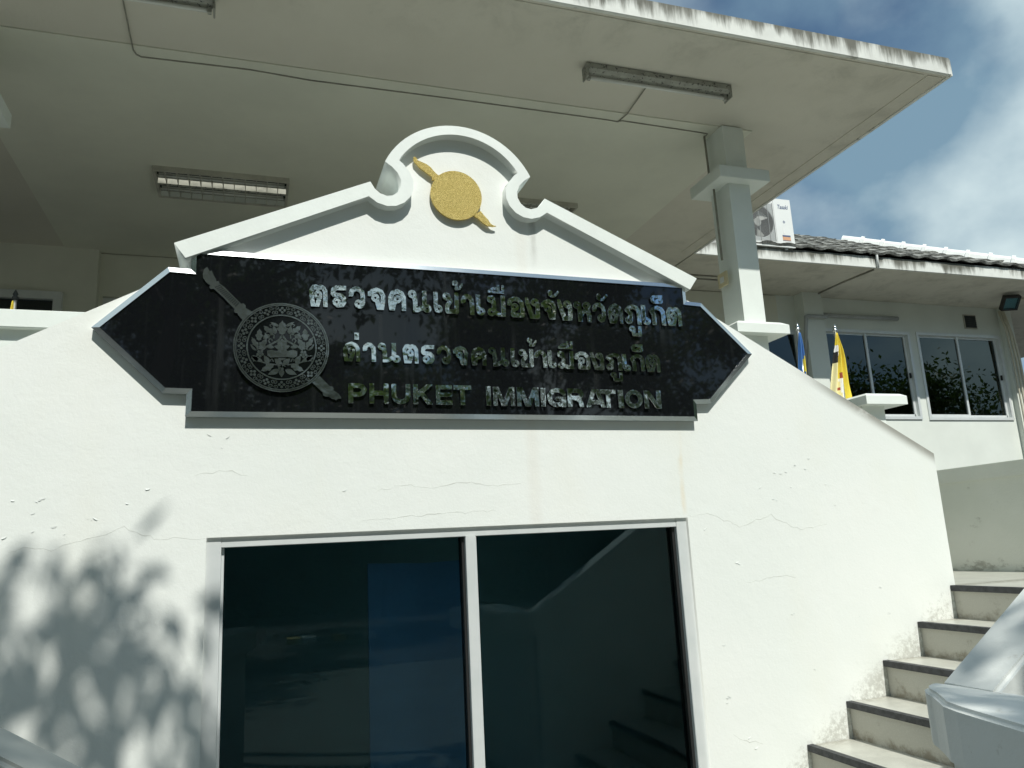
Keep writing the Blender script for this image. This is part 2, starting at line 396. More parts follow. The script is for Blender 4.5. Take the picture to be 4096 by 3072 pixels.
# big arch: through (0,2.088),(0.372,1.853)
def circ(p, q):   # circle centred on u = 0 through (0,p) and (q)
    r = ((p-q[1])**2+q[0]**2)/(2*(p-q[1])); return r, p-r
Ro, zo = circ(2.088, (.372, 1.853)); Ri, zi = circ(2.040, (.305, 1.868))
aO = math.asin(.372/Ro); aI = math.asin(.305/Ri)
arch_o = [(Ro*math.sin(aO*i/14), zo+Ro*math.cos(aO*i/14)) for i in range(15)]
arch_i = [(Ri*math.sin(aI*i/14), zi+Ri*math.cos(aI*i/14)) for i in range(15)]
# volute cup, centre (0.362,1.755)
cu_c = (.365, 1.762)
vol_in = [(.338, 1.828), (.312, 1.800), (.296, 1.765), (.297, 1.730), (.312, 1.700), (.338, 1.679), (.366, 1.674), (.398, 1.684), (.424, 1.706), (.444, 1.740)]
vol_out = [(.284, 1.850), (.254, 1.812), (.236, 1.770), (.236, 1.722), (.252, 1.682), (.282, 1.648), (.322, 1.627), (.366, 1.622), (.412, 1.635), (.452, 1.664)]
end_o, end_i = (1.293, 1.362), (1.258, 1.335)
half_outer = arch_o + vol_in + [end_o]
half_inner = arch_i + [(.284, 1.850)] + vol_out[1:] + [(1.245, 1.297)]
def both(h): return [(XC-u, z) for u, z in reversed(h[1:])] + [(XC+u, z) for u, z in h]
top_line = both(half_outer); in_line = both(half_inner)
plate('pediment_moulding', [top_line + list(reversed(in_line))], 3.445, .30, M['mould'], wall, .005)
panel_poly = [(XC-1.238, 1.15)] + both(half_inner) + [(XC+1.238, 1.15)]
def shrink(pts): return pts
plate('pediment_panel', [[(XC-1.232, 1.1)] + [(x, z+.004) for x, z in both([(u*.998, z) for u, z in half_inner][:-1]+[(1.236, 1.302)])] + [(XC+1.232, 1.1)]], 3.5015, .215, M['facade'], wall)

# cracks and flakes of the paint
def crack(pts, w=.0016, y=3.4985, jit=.006, step=.02):
    v, f = [], []
    P = []
    for (a, b) in zip(pts, pts[1:]):
        a, b = onY(*a, 3.5), onY(*b, 3.5); n = max(2, int((b-a).length/step))
        for i in range(n): P.append(a.lerp(b, i/n)+Vector((random.uniform(-jit, jit), 0, random.uniform(-jit, jit))))
    for i, p in enumerate(P):
        ww = w*random.uniform(.3, 1)*(1-.6*abs(2*i/len(P)-1)); v += [(p.x, y, p.z-ww), (p.x, y-.0006, p.z+ww*.2)]
    f = [(2*i, 2*i+1, 2*i+3, 2*i+2) for i in range(len(P)-1)]
    return v, f
CR = [[(822, 2150), (760, 2155), (700, 2148), (640, 2160), (560, 2135), (500, 2108), (420, 2135), (300, 2170), (200, 2200), (90, 2190), (0, 2222)],
      [(2755, 2066), (2830, 2052), (2880, 2075), (2960, 2105), (3080, 2060), (3200, 2120), (3320, 2095)],
      [(1500, 1965), (1620, 1940), (1740, 1950), (1850, 1925), (1990, 1945), (2100, 1930)],
      [(780, 1900), (900, 1880), (1010, 1905)], [(2990, 2330), (3120, 2300), (3200, 2310)], [(2930, 2940), (3000, 2965), (3070, 2975)],
      [(1450, 2080), (1700, 2060), (2000, 2040)], [(1900, 1240+0), (1960, 1245)]]
v, f = [], []
for c in CR[:-1]:
    a, b = crack(c); n = len(v); v += a; f += [tuple(i+n for i in q) for q in b]
o = mesh_obj('crack', v, f, M['crack'], wall); o['kind'] = 'stuff'
FL = [(150, 2000), (175, 1997), (140, 2050), (225, 2105), (135, 2120), (265, 2140), (375, 2077), (345, 2070), (45, 2000), (8, 2150), (590, 1950), (500, 2010),
      (3100, 1890), (3125, 1888), (3140, 1884), (3220, 1872), (3236, 1833), (3176, 1862), (3300, 1940), (3160, 1950), (3340, 1925), (3045, 1950), (3090, 1990), (3110, 2000),
      (3260, 2010), (3335, 2020), (3450, 2005), (2960, 1990), (3150, 1755), (3510, 2150), (3745, 2185), (3755, 2192), (3480, 2445), (3440, 2460), (3255, 2670),
      (2820, 2110), (2825, 2130), (2913, 2788), (2914, 2805), (2890, 2580), (3000, 2950), (3030, 2985), (845, 1742), (915, 1745), (1380, 1955), (890, 1795),
      (3560, 2450), (3520, 2350), (3600, 2230), (3240, 2300), (3060, 2250), (3170, 2450), (2950, 2250), (1240, 1030), (1290, 1040)]
v, f = [], []
for (px, py) in FL:
    c = onY(px, py, 3.5)
    for k in range(random.choice((1, 1, 2))):
        L = random.uniform(.004, .012); a = random.uniform(-.6, .9); dx, dz = L*math.cos(a), L*math.sin(a); h = random.uniform(.0015, .0035)
        n = len(v); cx = c.x+random.uniform(-.008, .008); cz = c.z+random.uniform(-.006, .006)
        v += [(cx-dx, 3.498, cz-dz), (cx+dx, 3.498, cz+dz), (cx+dx*.6-dz*.5, 3.5-h, cz+dz*.6-L*.55), (cx-dx*.5-dz*.4, 3.5-h*1.3, cz-dz*.5-L*.5)]
        f.append((n, n+1, n+2, n+3))
o = mesh_obj('peeling_paint', v, f, M['flake'], wall); o['kind'] = 'stuff'

# window
win = MB().box(-.173, -.115, 3.515, 3.60, -1.25, .103).box(2.028, 2.087, 3.515, 3.60, -1.25, .103).box(-.1148, 2.0278, 3.517, 3.60, .060, .1028).box(-.1148, 2.0278, 3.517, 3.60, -1.25, -1.20).build('window', M['frame'], wall, bevel=.002)
box('mullion', (.932, .982, 3.510, 3.595, -1.20, .0598), M['frame'], win, .002)
box('frame_bead', (-.1145, -.104, 3.545, 3.60, -1.20, .0595), M['frame'], win)
box('frame_bead', (2.013, 2.0275, 3.540, 3.60, -1.20, .0595), M['black'], win)  # black stands in for the shadow in the right reveal
box('frame_bead', (.920, .9318, 3.540, 3.60, -1.20, .0595), M['black'], win)  # black again in place of shade, beside the mullion
box('pane', (-.104, .920, 3.565, 3.571, -1.20, .0595), M['glass'], win)
box('pane', (.982, 2.013, 3.565, 3.571, -1.20, .0595), M['glass'], win)

# ================================================================= ROOM BEHIND THE WINDOW
room = thing('office_room', 'dim room seen through the lower tinted window', 'room', (1, 5, -1.6))
r_ = MB().box(-1.2, 3.1, 3.73, 7.5, -1.598, -1.48).build('floor', M['inner_floor'], room)
MB().box(-1.3, -1.2, 3.73, 7.5, -1.59, .35).box(3.1, 3.2, 3.73, 7.5, -1.59, .35).box(-1.2, 3.1, 7.5, 7.6, -1.59, .35).build('wall', M['inner_wall'], room)
box('ceiling', (-1.3, 3.2, 3.725, 7.6, .351, .42), M['inner_wall'], room)
bb = MB().prism([(.525, -1.3), (1.04, -1.3), (1.03, -.045), (.80, -.052), (.525, -.040)], 3.78, 3.80).build('blue_board', M['blueboard']); tag(bb, 'plain blue board standing behind the left window pane', 'board')
tb = thing('standing_rack', 'dim upright rack standing in the room behind the left pane', 'rack', (.15, 5.4, -1.48))
for x in (-.25, .35): box('post', (x, x+.05, 5.4, 5.45, -1.48, .1), M['grey'], tb)
for z in (-.95, -.55, -.15, .05): box('shelf', (-.2, .35, 5.38, 5.6, z, z+.02), M['grey'], tb)

# ================================================================= SIGN
sign = thing('sign_board', 'black arrow-ended sign board with steel letters reading PHUKET IMMIGRATION in Thai and English', 'sign', (XC, 3.47, .6))
SO = [(-.266, 1.346), (2.182, 1.329), (2.182, 1.235), (2.271, 1.231), (2.557, .957), (2.270, .682), (2.181, .679), (2.179, .589), (-.268, .603), (-.266, .700), (-.358, .702), (-.638, .975), (-.357, 1.256), (-.266, 1.253)]
def inset(poly, d):
    n = len(poly); out = []
    for i in range(n):
        p0, p1, p2 = Vector(poly[i-1]), Vector(poly[i]), Vector(poly[(i+1) % n])
        a = (p1-p0).normalized(); b = (p2-p1).normalized()
        na = Vector((a.y, -a.x)); nb = Vector((b.y, -b.x))   # clockwise polygon -> interior on the right
        m = (na+nb); m = m/max(m.dot(na), .2)
        out.append(tuple(p1+m*d))
    return out
SI = inset(SO, .024)
yF, yM, yB = 3.462, 3.456, 3.500
n = len(SO)
for i in range(n):          # one mitred trim strip per side
    j = (i+1) % n
    a, b, c, d = SO[i], SO[j], SI[j], SI[i]
    mid_a = tuple((Vector(a)*.25+Vector(d)*.75)); mid_b = tuple((Vector(b)*.25+Vector(c)*.75))
    vv = [(a[0], yB-.001, a[1]), (b[0], yB-.001, b[1]), (a[0], yF+.001, a[1]), (b[0], yF+.001, b[1]), (d[0]*.92+a[0]*.08, yM, d[1]*.92+a[1]*.08), (c[0]*.92+b[0]*.08, yM, c[1]*.92+b[1]*.08), (d[0], yF+.002, d[1]), (c[0], yF+.002, c[1])]
    mesh_obj('trim_strip', vv, [(0, 1, 3, 2), (2, 3, 5, 4), (4, 5, 7, 6)], M['steel'], sign)
plate('panel', [inset(SO, .0235)], yF, .02, M['panel'], sign)

# ---- letters from stroke distance fields
def seg_d(px, pz, a, b):
    ax, az = a; bx, bz = b; dx, dz = bx-ax, bz-az; L = dx*dx+dz*dz+1e-12
    t = np.clip(((px-ax)*dx+(pz-az)*dz)/L, 0, 1); return np.hypot(px-ax-t*dx, pz-az-t*dz)
def contours(F, x0, z0, hx, hz):
    nz_, nx_ = F.shape; segs = {}
    def P(i, j, e):
        if e == 0: a, b = (i, j), (i, j+1)
        elif e == 1: a, b = (i, j+1), (i+1, j+1)
        elif e == 2: a, b = (i+1, j), (i+1, j+1)
        else: a, b = (i, j), (i+1, j)
        return (a, b)
    T = {1: [(3, 0)], 2: [(0, 1)], 3: [(3, 1)], 4: [(1, 2)], 5: [(3, 2), (1, 0)], 6: [(0, 2)], 7: [(3, 2)], 8: [(2, 3)], 9: [(2, 0)], 10: [(0, 3), (2, 1)], 11: [(2, 1)], 12: [(1, 3)], 13: [(1, 0)], 14: [(0, 3)]}
    I = F < 0
    code = I[:-1, :-1]*1+I[:-1, 1:]*2+I[1:, 1:]*4+I[1:, :-1]*8
    for i, j in zip(*np.nonzero((code > 0) & (code < 15))):
        for a, b in T[int(code[i, j])]: segs[P(i, j, a)] = P(i, j, b)
    loops = []
    def pt(k):
        (i0, j0), (i1, j1) = k; f0, f1 = F[i0, j0], F[i1, j1]; t = f0/(f0-f1)
        return (x0+(j0+(j1-j0)*t)*hx, z0+(i0+(i1-i0)*t)*hz)
    while segs:
        k0 = next(iter(segs)); lp = [k0]; k = segs.pop(k0)
        while k != k0 and k in segs: lp.append(k); k = segs.pop(k)
        if len(lp) > 5: loops.append([pt(k) for k in lp])
    return loops
def rdp(pts, eps):
    if len(pts) < 3: return pts
    a, b = np.array(pts[0]), np.array(pts[-1]); p = np.array(pts); d = b-a; L = np.hypot(*d)
    dist = np.abs(d[0]*(p[:, 1]-a[1])-d[1]*(p[:, 0]-a[0]))/L if L > 1e-9 else np.hypot(*(p-a).T)
    k = int(dist.argmax())
    if dist[k] < eps: return [pts[0], pts[-1]]
    return rdp(pts[:k+1], eps)[:-1]+rdp(pts[k:], eps)
def simp(lp, eps):
    m = len(lp)//2; return rdp(lp[:m+1], eps)[:-1]+rdp(lp[m:]+[lp[0]], eps)[:-1]
HR, HH = .19, .055     # loop radius and its hole
# glyph = (width, stroke half width, strokes, heads); unit height 1
t_ = .103
GL = {
 'to': (.87, t_, [[(.24, -.2), (.13, .45), (.12, .7), (.22, .86), (.32, .88), (.43, .80), (.54, .88), (.66, .84), (.76, .7), (.77, .5), (.77, -.2)], [(.52, .45), (.30, -.2)]], [(.43, .53)]),
 'do': (.87, t_, [[(.24, -.2), (.13, .35), (.12, .6), (.22, .80), (.44, .89), (.66, .80), (.77, .6), (.77, .4), (.77, -.2)], [(.52, .45), (.30, -.2)]], [(.43, .53)]),
 'kho': (.84, t_, [[(.20, -.2), (.11, .35), (.12, .6), (.22, .80), (.44, .89), (.64, .80), (.74, .6), (.74, .4), (.74, -.2)], [(.40, .50), (.27, .30), (.22, .05)]], [(.44, .52)]),
 'ro': (.70, t_, [[(.9, .89), (.26, .89), (.12, .80), (.10, .62), (.16, .56), (.46, .54), (.59, .42), (.60, .25), (.52, .13), (.3, .105)]], [(.27, .25)]),
 'wo': (.76, t_, [[(-.1, .62), (.12, .63), (.14, .78), (.30, .88), (.46, .87), (.62, .74), (.65, .55), (.65, .28), (.58, .14), (.5, .11)]], [(.45, .22)]),
 'cho': (.80, t_, [[(-.1, .70), (.12, .70), (.20, .82), (.40, .89), (.60, .82), (.70, .62), (.68, .35), (.58, -.2)], [(.40, .45), (.52, .0), (.54, -.2)]], [(.34, .53)]),
 'no': (1.06, t_, [[(.28, .72), (.32, .5), (.32, -.2)], [(.34, .06), (.72, .26), (.76, .35)], [(.74, 1.2), (.74, .3), (.80, .15)]], [(.19, .81), (.86, .19)]),
 'e': (.43, t_, [[(.105, 1.2), (.105, .28), (.15, .12)]], [(.235, .19)]),
 'kh': (.77, t_, [[(.30, .72), (.38, .60), (.30, .48), (.22, .38), (.20, .2), (.22, .105), (.665, .105), (.665, 1.2)]], [(.19, .80)]),
 'aa': (.62, t_, [[(-.1, .63), (.11, .64), (.13, .78), (.26, .88), (.38, .86), (.50, .72), (.52, .5), (.52, -.2)]], []),
 'mo': (.85, t_, [[(.29, .72), (.32, .5), (.30, .3)], [(.28, .24), (.60, .06), (.74, -.02)], [(.745, 1.2), (.745, -.2)]], [(.19, .80), (.19, .19)]),
 'o': (.82, t_, [[(-.1, .66), (.12, .66), (.14, .80), (.32, .89), (.52, .87), (.70, .70), (.715, .5), (.715, .105), (.26, .105), (.26, .3), (.36, .45)]], [(.36, .49)]),
 'ngo': (.68, t_, [[(.03, 1.0), (.30, .06)], [(.56, .75), (.58, .5), (.57, .105), (.30, .09)]], [(.45, .79)]),
 'ho': (.85, t_, [[(.28, .72), (.30, .5), (.30, -.2)], [(.32, .28), (.44, .50), (.60, .56), (.70, .50), (.74, .3), (.74, -.2)], [(.74, .8), (.62, .58)]], [(.19, .80), (.64, .80)]),
 'pho': (.82, t_, [[(.30, .32), (.30, .56), (.12, .70), (.20, .80), (.42, .89), (.60, .84), (.71, .68), (.72, .5), (.72, -.2)]], [(.20, .20)]),
 'ko': (.75, t_, [[(.19, -.2), (.19, .52), (.09, .68), (.18, .80), (.38, .89), (.54, .84), (.64, .68), (.65, .5), (.65, -.2)]], []),
 'tho': (1.15, .16, [[(1.1, .88), (.9, .84), (.30, .80), (.17, .6), (.22, .22), (.5, .15)], [(.55, .3), (.75, .45), (1.0, .42)], [(.95, .75), (.98, .25)]], [(.80, .25)]),
 'mai_tho': (1.1, .13, [[(.40, .55), (.45, .35), (.35, .12), (.75, .18), (1.02, .62)]], [(.30, .72)]),
 'mai_han': (1.55, .16, [[(.25, .30), (.55, .15), (.95, .22), (1.40, .72)]], [(.36, .62)]),
 'sara_ue': (2.0, .14, [[(.1, .15), (1.9, .15)], [(.15, .2), (.6, .55), (1.2, .62), (1.3, .3)], [(1.3, 1.3), (1.3, .3)], [(1.86, 1.3), (1.86, .1)]], []),
 'uu': (1.2, .16, [[(.42, .62), (.40, .3), (.42, .15), (1.04, .15), (1.04, 1.3)]], [(.30, .70)]),
 'mai_ek': (.65, .4, [[(.32, -.5), (.32, 1.5)]], []),
 'P': (.88, .115, [[(.115, -.3), (.115, 1.3)], [(.1, .885), (.50, .885), (.66, .84), (.765, .68), (.66, .50), (.50, .435), (.1, .435)]], []),
 'H': (.93, .115, [[(.115, -.3), (.115, 1.3)], [(.815, -.3), (.815, 1.3)], [(.1, .52), (.85, .52)]], []),
 'U': (.93, .115, [[(.115, 1.3), (.115, .40), (.20, .20), (.37, .115), (.56, .115), (.73, .20), (.815, .40), (.815, 1.3)]], []),
 'K': (.95, .115, [[(.115, -.3), (.115, 1.3)], [(.0, .28), (.98, 1.16)], [(.36, .60), (.95, -.2)]], []),
 'E': (.83, .105, [[(.115, -.3), (.115, 1.3)], [(.1, .895), (1.1, .895)], [(.1, .51), (.80, .51)], [(.1, .105), (1.1, .105)]], []),
 'T': (.88, .115, [[(-.3, .885), (1.2, .885)], [(.44, -.3), (.44, .9)]], []),
 'I': (.235, .13, [[(.117, -.5), (.117, 1.5)]], []),
 'M': (1.10, .105, [[(.105, -.3), (.105, 1.3)], [(.995, -.3), (.995, 1.3)], [(.13, 1.15), (.55, -.08)], [(.97, 1.15), (.55, -.08)]], []),
 'G': (.95, .115, [[(.86, .70), (.74, .84), (.5, .89), (.27, .82), (.125, .62), (.115, .45), (.18, .25), (.34, .13), (.52, .11), (.72, .17), (.84, .3)], [(.84, -.0), (.84, .43)], [(.50, .43), (.90, .43)]], []),
 'R': (.90, .115, [[(.115, -.3), (.115, 1.3)], [(.1, .885), (.52, .885), (.68, .84), (.76, .70), (.68, .55), (.52, .49), (.1, .49)], [(.48, .46), (.66, .34), (.80, -.2)]], []),
 'A': (1.02, .115, [[(.02, -.2), (.47, 1.1)], [(1.0, -.2), (.55, 1.1)], [(.25, .28), (.77, .28)]], []),
 'O': (.95, .115, [[(.475+.36*math.cos(a*PI/8), .5+.385*math.sin(a*PI/8)) for a in range(17)]], []),
 'N': (.90, .115, [[(.115, -.3), (.115, 1.3)], [(.785, -.3), (.785, 1.3)], [(.08, 1.1), (.82, -.1)]], []),
}
_gc = {}
def glyph(k):
    if k in _gc: return _gc[k]
    w, t, strokes, heads = GL[k]
    N = 76; m = .06; xs = np.linspace(-m, w+m, int(N*max(w, .5))+2); zs = np.linspace(-m, 1+m, N)
    X, Z = np.meshgrid(xs, zs); F = np.full(X.shape, 9.0)
    for st in strokes:
        for a, b in zip(st, st[1:]): F = np.minimum(F, seg_d(X, Z, a, b)-t)
    hr = HR if t < .12 else .30
    hh = HH if t < .12 else .085
    for (cx, cz) in heads: F = np.minimum(F, np.hypot(X-cx, Z-cz)-hr)
    for (cx, cz) in heads: F = np.maximum(F, hh-np.hypot(X-cx, Z-cz))
    F = np.maximum(F, np.maximum(np.maximum(-X, X-w), np.maximum(-Z, Z-1)))
    F += 1e-6
    L = [simp(l, .006) for l in contours(F, xs[0], zs[0], xs[1]-xs[0], zs[1]-zs[0])]
    ar = lambda l: abs(.5*sum(l[i-1][0]*l[i][1]-l[i][0]*l[i-1][1] for i in range(len(l))))
    _gc[k] = (w, [l for l in L if len(l) > 3 and ar(l) > .0025]); return _gc[k]
YL = 3.447
def put_glyph(k, x0, x1, y0, y1, ox, oy, name='letter'):
    s = .36166; X0, X1, Y0, Y1 = ox+x0*s, ox+x1*s, oy+y0*s, oy+y1*s
    xm, ym = (X0+X1)/2, (Y0+Y1)/2
    l, r, t, b = onY(X0, ym, YL), onY(X1, ym, YL), onY(xm, Y0, YL), onY(xm, Y1, YL)
    cxw = (l.x+r.x)/2; czw = (t.z+b.z)/2; wv = r.x-l.x; hv = t.z-b.z
    w, loops = glyph(k)
    lp = [[(cxw+(x/w-.5)*wv, czw+(z-.5)*hv) for x, z in L] for L in loops]
    o = plate(name, lp, 0, .007, M['letter'], None, .0012)
    # each letter hangs a touch out of true
    c = Vector((cxw, 0, czw)); R = Matrix.Rotation(random.uniform(-.02, .02), 4, 'Z') @ Matrix.Rotation(random.uniform(-.014, .014), 4, 'X')
    off = Vector(sign.location)
    for v in o.data.vertices:
        p = R @ (v.co-c) + c; v.co = p + Vector((0, YL+.001, 0)) - off
    o.parent = sign
    return o
A0, B0 = (1200, 1050), (2000, 1050)
ROW = [
 (A0, [('to', 98, 305, 237, 487), ('ro', 340, 512, 252, 497), ('wo', 540, 722, 260, 510), ('cho', 752, 945, 275, 520), ('kho', 973, 1172, 290, 530), ('no', 1196, 1455, 307, 550),
       ('e', 1478, 1578, 325, 555), ('kh', 1580, 1757, 330, 565), ('mai_tho', 1683, 1802, 198, 305), ('aa', 1782, 1927, 343, 577), ('e', 1947, 2048, 355, 583),
       ('do', 472, 665, 872, 1092), ('mai_ek', 602, 652, 775, 853), ('aa', 695, 840, 880, 1097), ('no', 862, 1115, 888, 1105), ('to', 1132, 1310, 898, 1115), ('ro', 1340, 1487, 910, 1123),
       ('wo', 1515, 1672, 915, 1127), ('cho', 1695, 1860, 922, 1132), ('kho', 1890, 2060, 930, 1138), ('no', 2088, 2315, 938, 1148),
       ('P', 535, 740, 1335, 1555), ('H', 768, 980, 1337, 1558), ('U', 1013, 1222, 1343, 1563), ('K', 1253, 1472, 1347, 1568), ('E', 1503, 1685, 1356, 1572), ('T', 1703, 1897, 1358, 1576), ('I', 2060, 2112, 1368, 1580),
       ('M', 2138, 2378, 1375, 1584)]),
 (B0, [('mo', -140, 62, 362, 595), ('sara_ue', -136, 45, 245, 340), ('o', 83, 270, 375, 605), ('ngo', 283, 442, 390, 620), ('cho', 458, 622, 402, 628), ('mai_han', 525, 655, 300, 385),
       ('ngo', 642, 802, 412, 640), ('ho', 815, 1012, 428, 655), ('wo', 1025, 1172, 438, 662), ('mai_han', 1062, 1190, 338, 425), ('do', 1193, 1362, 450, 672), ('pho', 1380, 1560, 462, 682),
       ('uu', 1432, 1570, 700, 815), ('e', 1568, 1665, 470, 688), ('ko', 1662, 1830, 475, 692), ('tho', 1665, 1800, 360, 455), ('to', 1840, 2008, 487, 700),
       ('e', 120, 213, 948, 1155), ('kh', 210, 372, 955, 1158), ('mai_tho', 300, 405, 833, 930), ('aa', 383, 520, 962, 1160), ('e', 530, 625, 970, 1167), ('mo', 637, 817, 978, 1175),
       ('sara_ue', 640, 802, 868, 955), ('o', 830, 998, 983, 1182), ('ngo', 1003, 1152, 990, 1187), ('pho', 1172, 1350, 997, 1193), ('uu', 1228, 1360, 1212, 1313), ('e', 1357, 1448, 1012, 1203),
       ('ko', 1447, 1600, 1010, 1200), ('tho', 1450, 1582, 903, 990), ('to', 1610, 1772, 1013, 1210),
       ('M', 190, 430, 1380, 1590), ('I', 452, 507, 1387, 1592), ('G', 525, 730, 1387, 1597), ('R', 748, 937, 1394, 1597), ('A', 955, 1160, 1400, 1601), ('T', 1112, 1285, 1406, 1605), ('I', 1310, 1368, 1408, 1607),
       ('O', 1385, 1582, 1407, 1610), ('N', 1598, 1783, 1416, 1614)]),
]
for (ox, oy), items in ROW:
    for it in items: put_glyph(*it, ox, oy)

# ---- emblem on the sign
YE = 3.452
def E(x, y, Y=3.449): p = onY(780+x*.3497, 1040+y*.3497, Y); return (p.x, p.z)
em = plate('emblem', [[E(*q) for q in (
 (140, 75), (170, 130), (190, 115), (215, 175), (240, 215), (243, 240), (272, 238), (280, 265), (330, 300), (400, 370), (470, 440), (525, 497), (555, 493), (578, 515), (580, 545), (630, 575), (690, 610),
 (550, 692), (490, 620), (485, 603), (455, 600), (445, 575), (455, 560), (400, 505), (330, 430), (270, 375), (215, 325), (180, 328), (162, 305), (175, 285), (130, 255), (95, 205), (88, 160), (100, 105))]], YE, .009, M['etch'], sign, .001)
plate('scabbard', [[E(*q) for q in ((1425, 1325), (1540, 1440), (1575, 1445), (1590, 1475), (1580, 1485), (1640, 1525), (1675, 1570), (1672, 1588), (1645, 1582), (1610, 1600), (1600, 1590), (1575, 1590), (1530, 1560), (1490, 1558), (1465, 1545), (1462, 1510), (1400, 1455), (1335, 1395))]], YE, .009, M['etch'], em, .001)
cE = Vector(((-.088+.321)/2, (1.111+.712)/2)); rE = .202
def ring(r, n=72): return [(cE.x+r*math.cos(2*PI*i/n), cE.y+r*math.sin(2*PI*i/n)) for i in range(n)]
plate('disc', [ring(rE)], YE-.003, .012, M['enamel'], em)
plate('rim', [ring(rE), ring(rE*.972)], YE-.006, .0029, M['etch'], em)
plate('rim', [ring(rE*.962), ring(rE*.938)], YE-.006, .0029, M['etch'], em)
plate('rim', [ring(rE*.735), ring(rE*.705)], YE-.006, .0029, M['etch'], em)
# grip fretwork: dark recesses on the hilt
for i in range(13):
    for j in range(4):
        t0 = i/13; a = Vector((225, 310)).lerp(Vector((480, 545)), t0); bq = Vector((290, 285)).lerp(Vector((520, 500)), t0)
        p = a.lerp(bq, (j+.5)/4)
        q = [(p.x-6, p.y-3), (p.x+5, p.y-5), (p.x+8, p.y+4), (p.x-4, p.y+7)]
        plate('grip_inlay', [[E(*k) for k in q]], YE-.0008, .0007, M['enamel'], em)
def leaf_poly(b, t, w, lob=0, n=9):
    b, t = Vector(b), Vector(t); d = t-b; L = d.length; nn = Vector((-d.y, d.x))/L
    L1, R1 = [], []
    for i in range(1, n):
        s = i/n; ww = w*.5*math.sin(PI*s**.75)*(1+lob*.28*math.sin(s*PI*6))
        p = b+d*s; L1.append(p+nn*ww); R1.append(p-nn*ww)
    return [tuple(b)]+[tuple(p) for p in L1]+[tuple(t)]+[tuple(p) for p in reversed(R1)]
def eplate(name, poly, dy=.0, par=None):
    return plate(name, [[E(*q) for q in poly]], YE-.0058-dy, .0028, M['etch'], par or em)
def mir(pts): return [(1996-x, y+(x-998)*.0) for x, y in pts]
LV = [((730, 925), (740, 785), 78, 1), ((722, 1030), (648, 880), 66, 1), ((735, 1025), (822, 900), 74, 1), ((705, 1035), (632, 965), 44, 0), ((890, 860), (785, 752), 72, 1), ((858, 840), (778, 905), 70, 1),
      ((920, 850), (898, 752), 54, 0), ((720, 1150), (640, 1098), 70, 1), ((775, 1165), (640, 1100), 50, 0), ((845, 1185), (790, 1092), 62, 0), ((985, 1195), (908, 1128), 66, 0), ((900, 1200), (750, 1272), 74, 1), ((965, 1258), (832, 1312), 62, 0), ((905, 1000), (805, 990), 40, 0), ((960, 760), (858, 712), 34, 0)]
for b, t, w, lob in LV:
    p = leaf_poly(b, t, w, lob); eplate('leaf', p); eplate('leaf', mir(p))
eplate('lotus_bud', leaf_poly((998, 858), (998, 693), 110, 1))
eplate('leaf', leaf_poly((990, 1250), (990, 1342), 62, 0))
eplate('leaf', leaf_poly((998, 1060), (995, 897), 150, 1), -.0004)
eplate('scroll', [(825, 1040), (870, 1028), (920, 1042), (1070, 1042), (1120, 1028), (1170, 1045), (1168, 1100), (1130, 1122), (1060, 1112), (930, 1115), (860, 1118), (828, 1095)], .0006)
eplate('cup', [(945, 1122), (1045, 1122), (1020, 1140), (993, 1150), (968, 1138)])
def petals(name, cx, cy, r, k=5, par=None):
    lp = []
    for i in range(k):
        a = 2*PI*i/k+.3; x, y = cx+r*.62*math.cos(a), cy+r*.62*math.sin(a)
        lp.append([(x+r*.37*math.cos(q*PI/4), y+r*.37*math.sin(q*PI/4)) for q in range(8)])
    lp.append([(cx+r*.27*math.cos(q*PI/3), cy+r*.27*math.sin(q*PI/3)) for q in range(6)])
    return plate(name, [[E(*q) for q in l] for l in lp], YE-.0068, .0038, M['etch'], em)
petals('flower', 745, 1072, 46); petals('flower', 1240, 1080, 46); petals('flower', 990, 1218, 50, 6); petals('flower', 998, 1000, 44, 5)
def stem(pts, w, name='stem', world=False):
    P = [Vector(p) for p in pts]; Lft, Rgt = [], []
    for i, p in enumerate(P):
        d = (P[min(i+1, len(P)-1)]-P[max(i-1, 0)]).normalized(); nn = Vector((-d.y, d.x)); ww = w*(1-.35*i/len(P))
        Lft.append(p+nn*ww); Rgt.append(p-nn*ww)
    poly = [tuple(p) for p in Lft]+[tuple(p) for p in reversed(Rgt)]
    return plate(name, [poly if world else [E(*q) for q in poly]], YE-.0052, .0022, M['etch'], em)
for pts, w in (([(998, 865), (955, 920), (890, 955), (820, 990), (765, 1035)], 12), ([(715, 1110), (760, 1165), (840, 1190), (940, 1200)], 9), ([(900, 900), (905, 860), (870, 835), (830, 850)], 8),
               ([(860, 955), (840, 925), (858, 900), (885, 910), (880, 930)], 7), ([(870, 765), (855, 745), (880, 735), (905, 760)], 6), ([(900, 1165), (880, 1130), (860, 1145), (870, 1160)], 7)):
    stem(pts, w); stem(mir(pts), w)
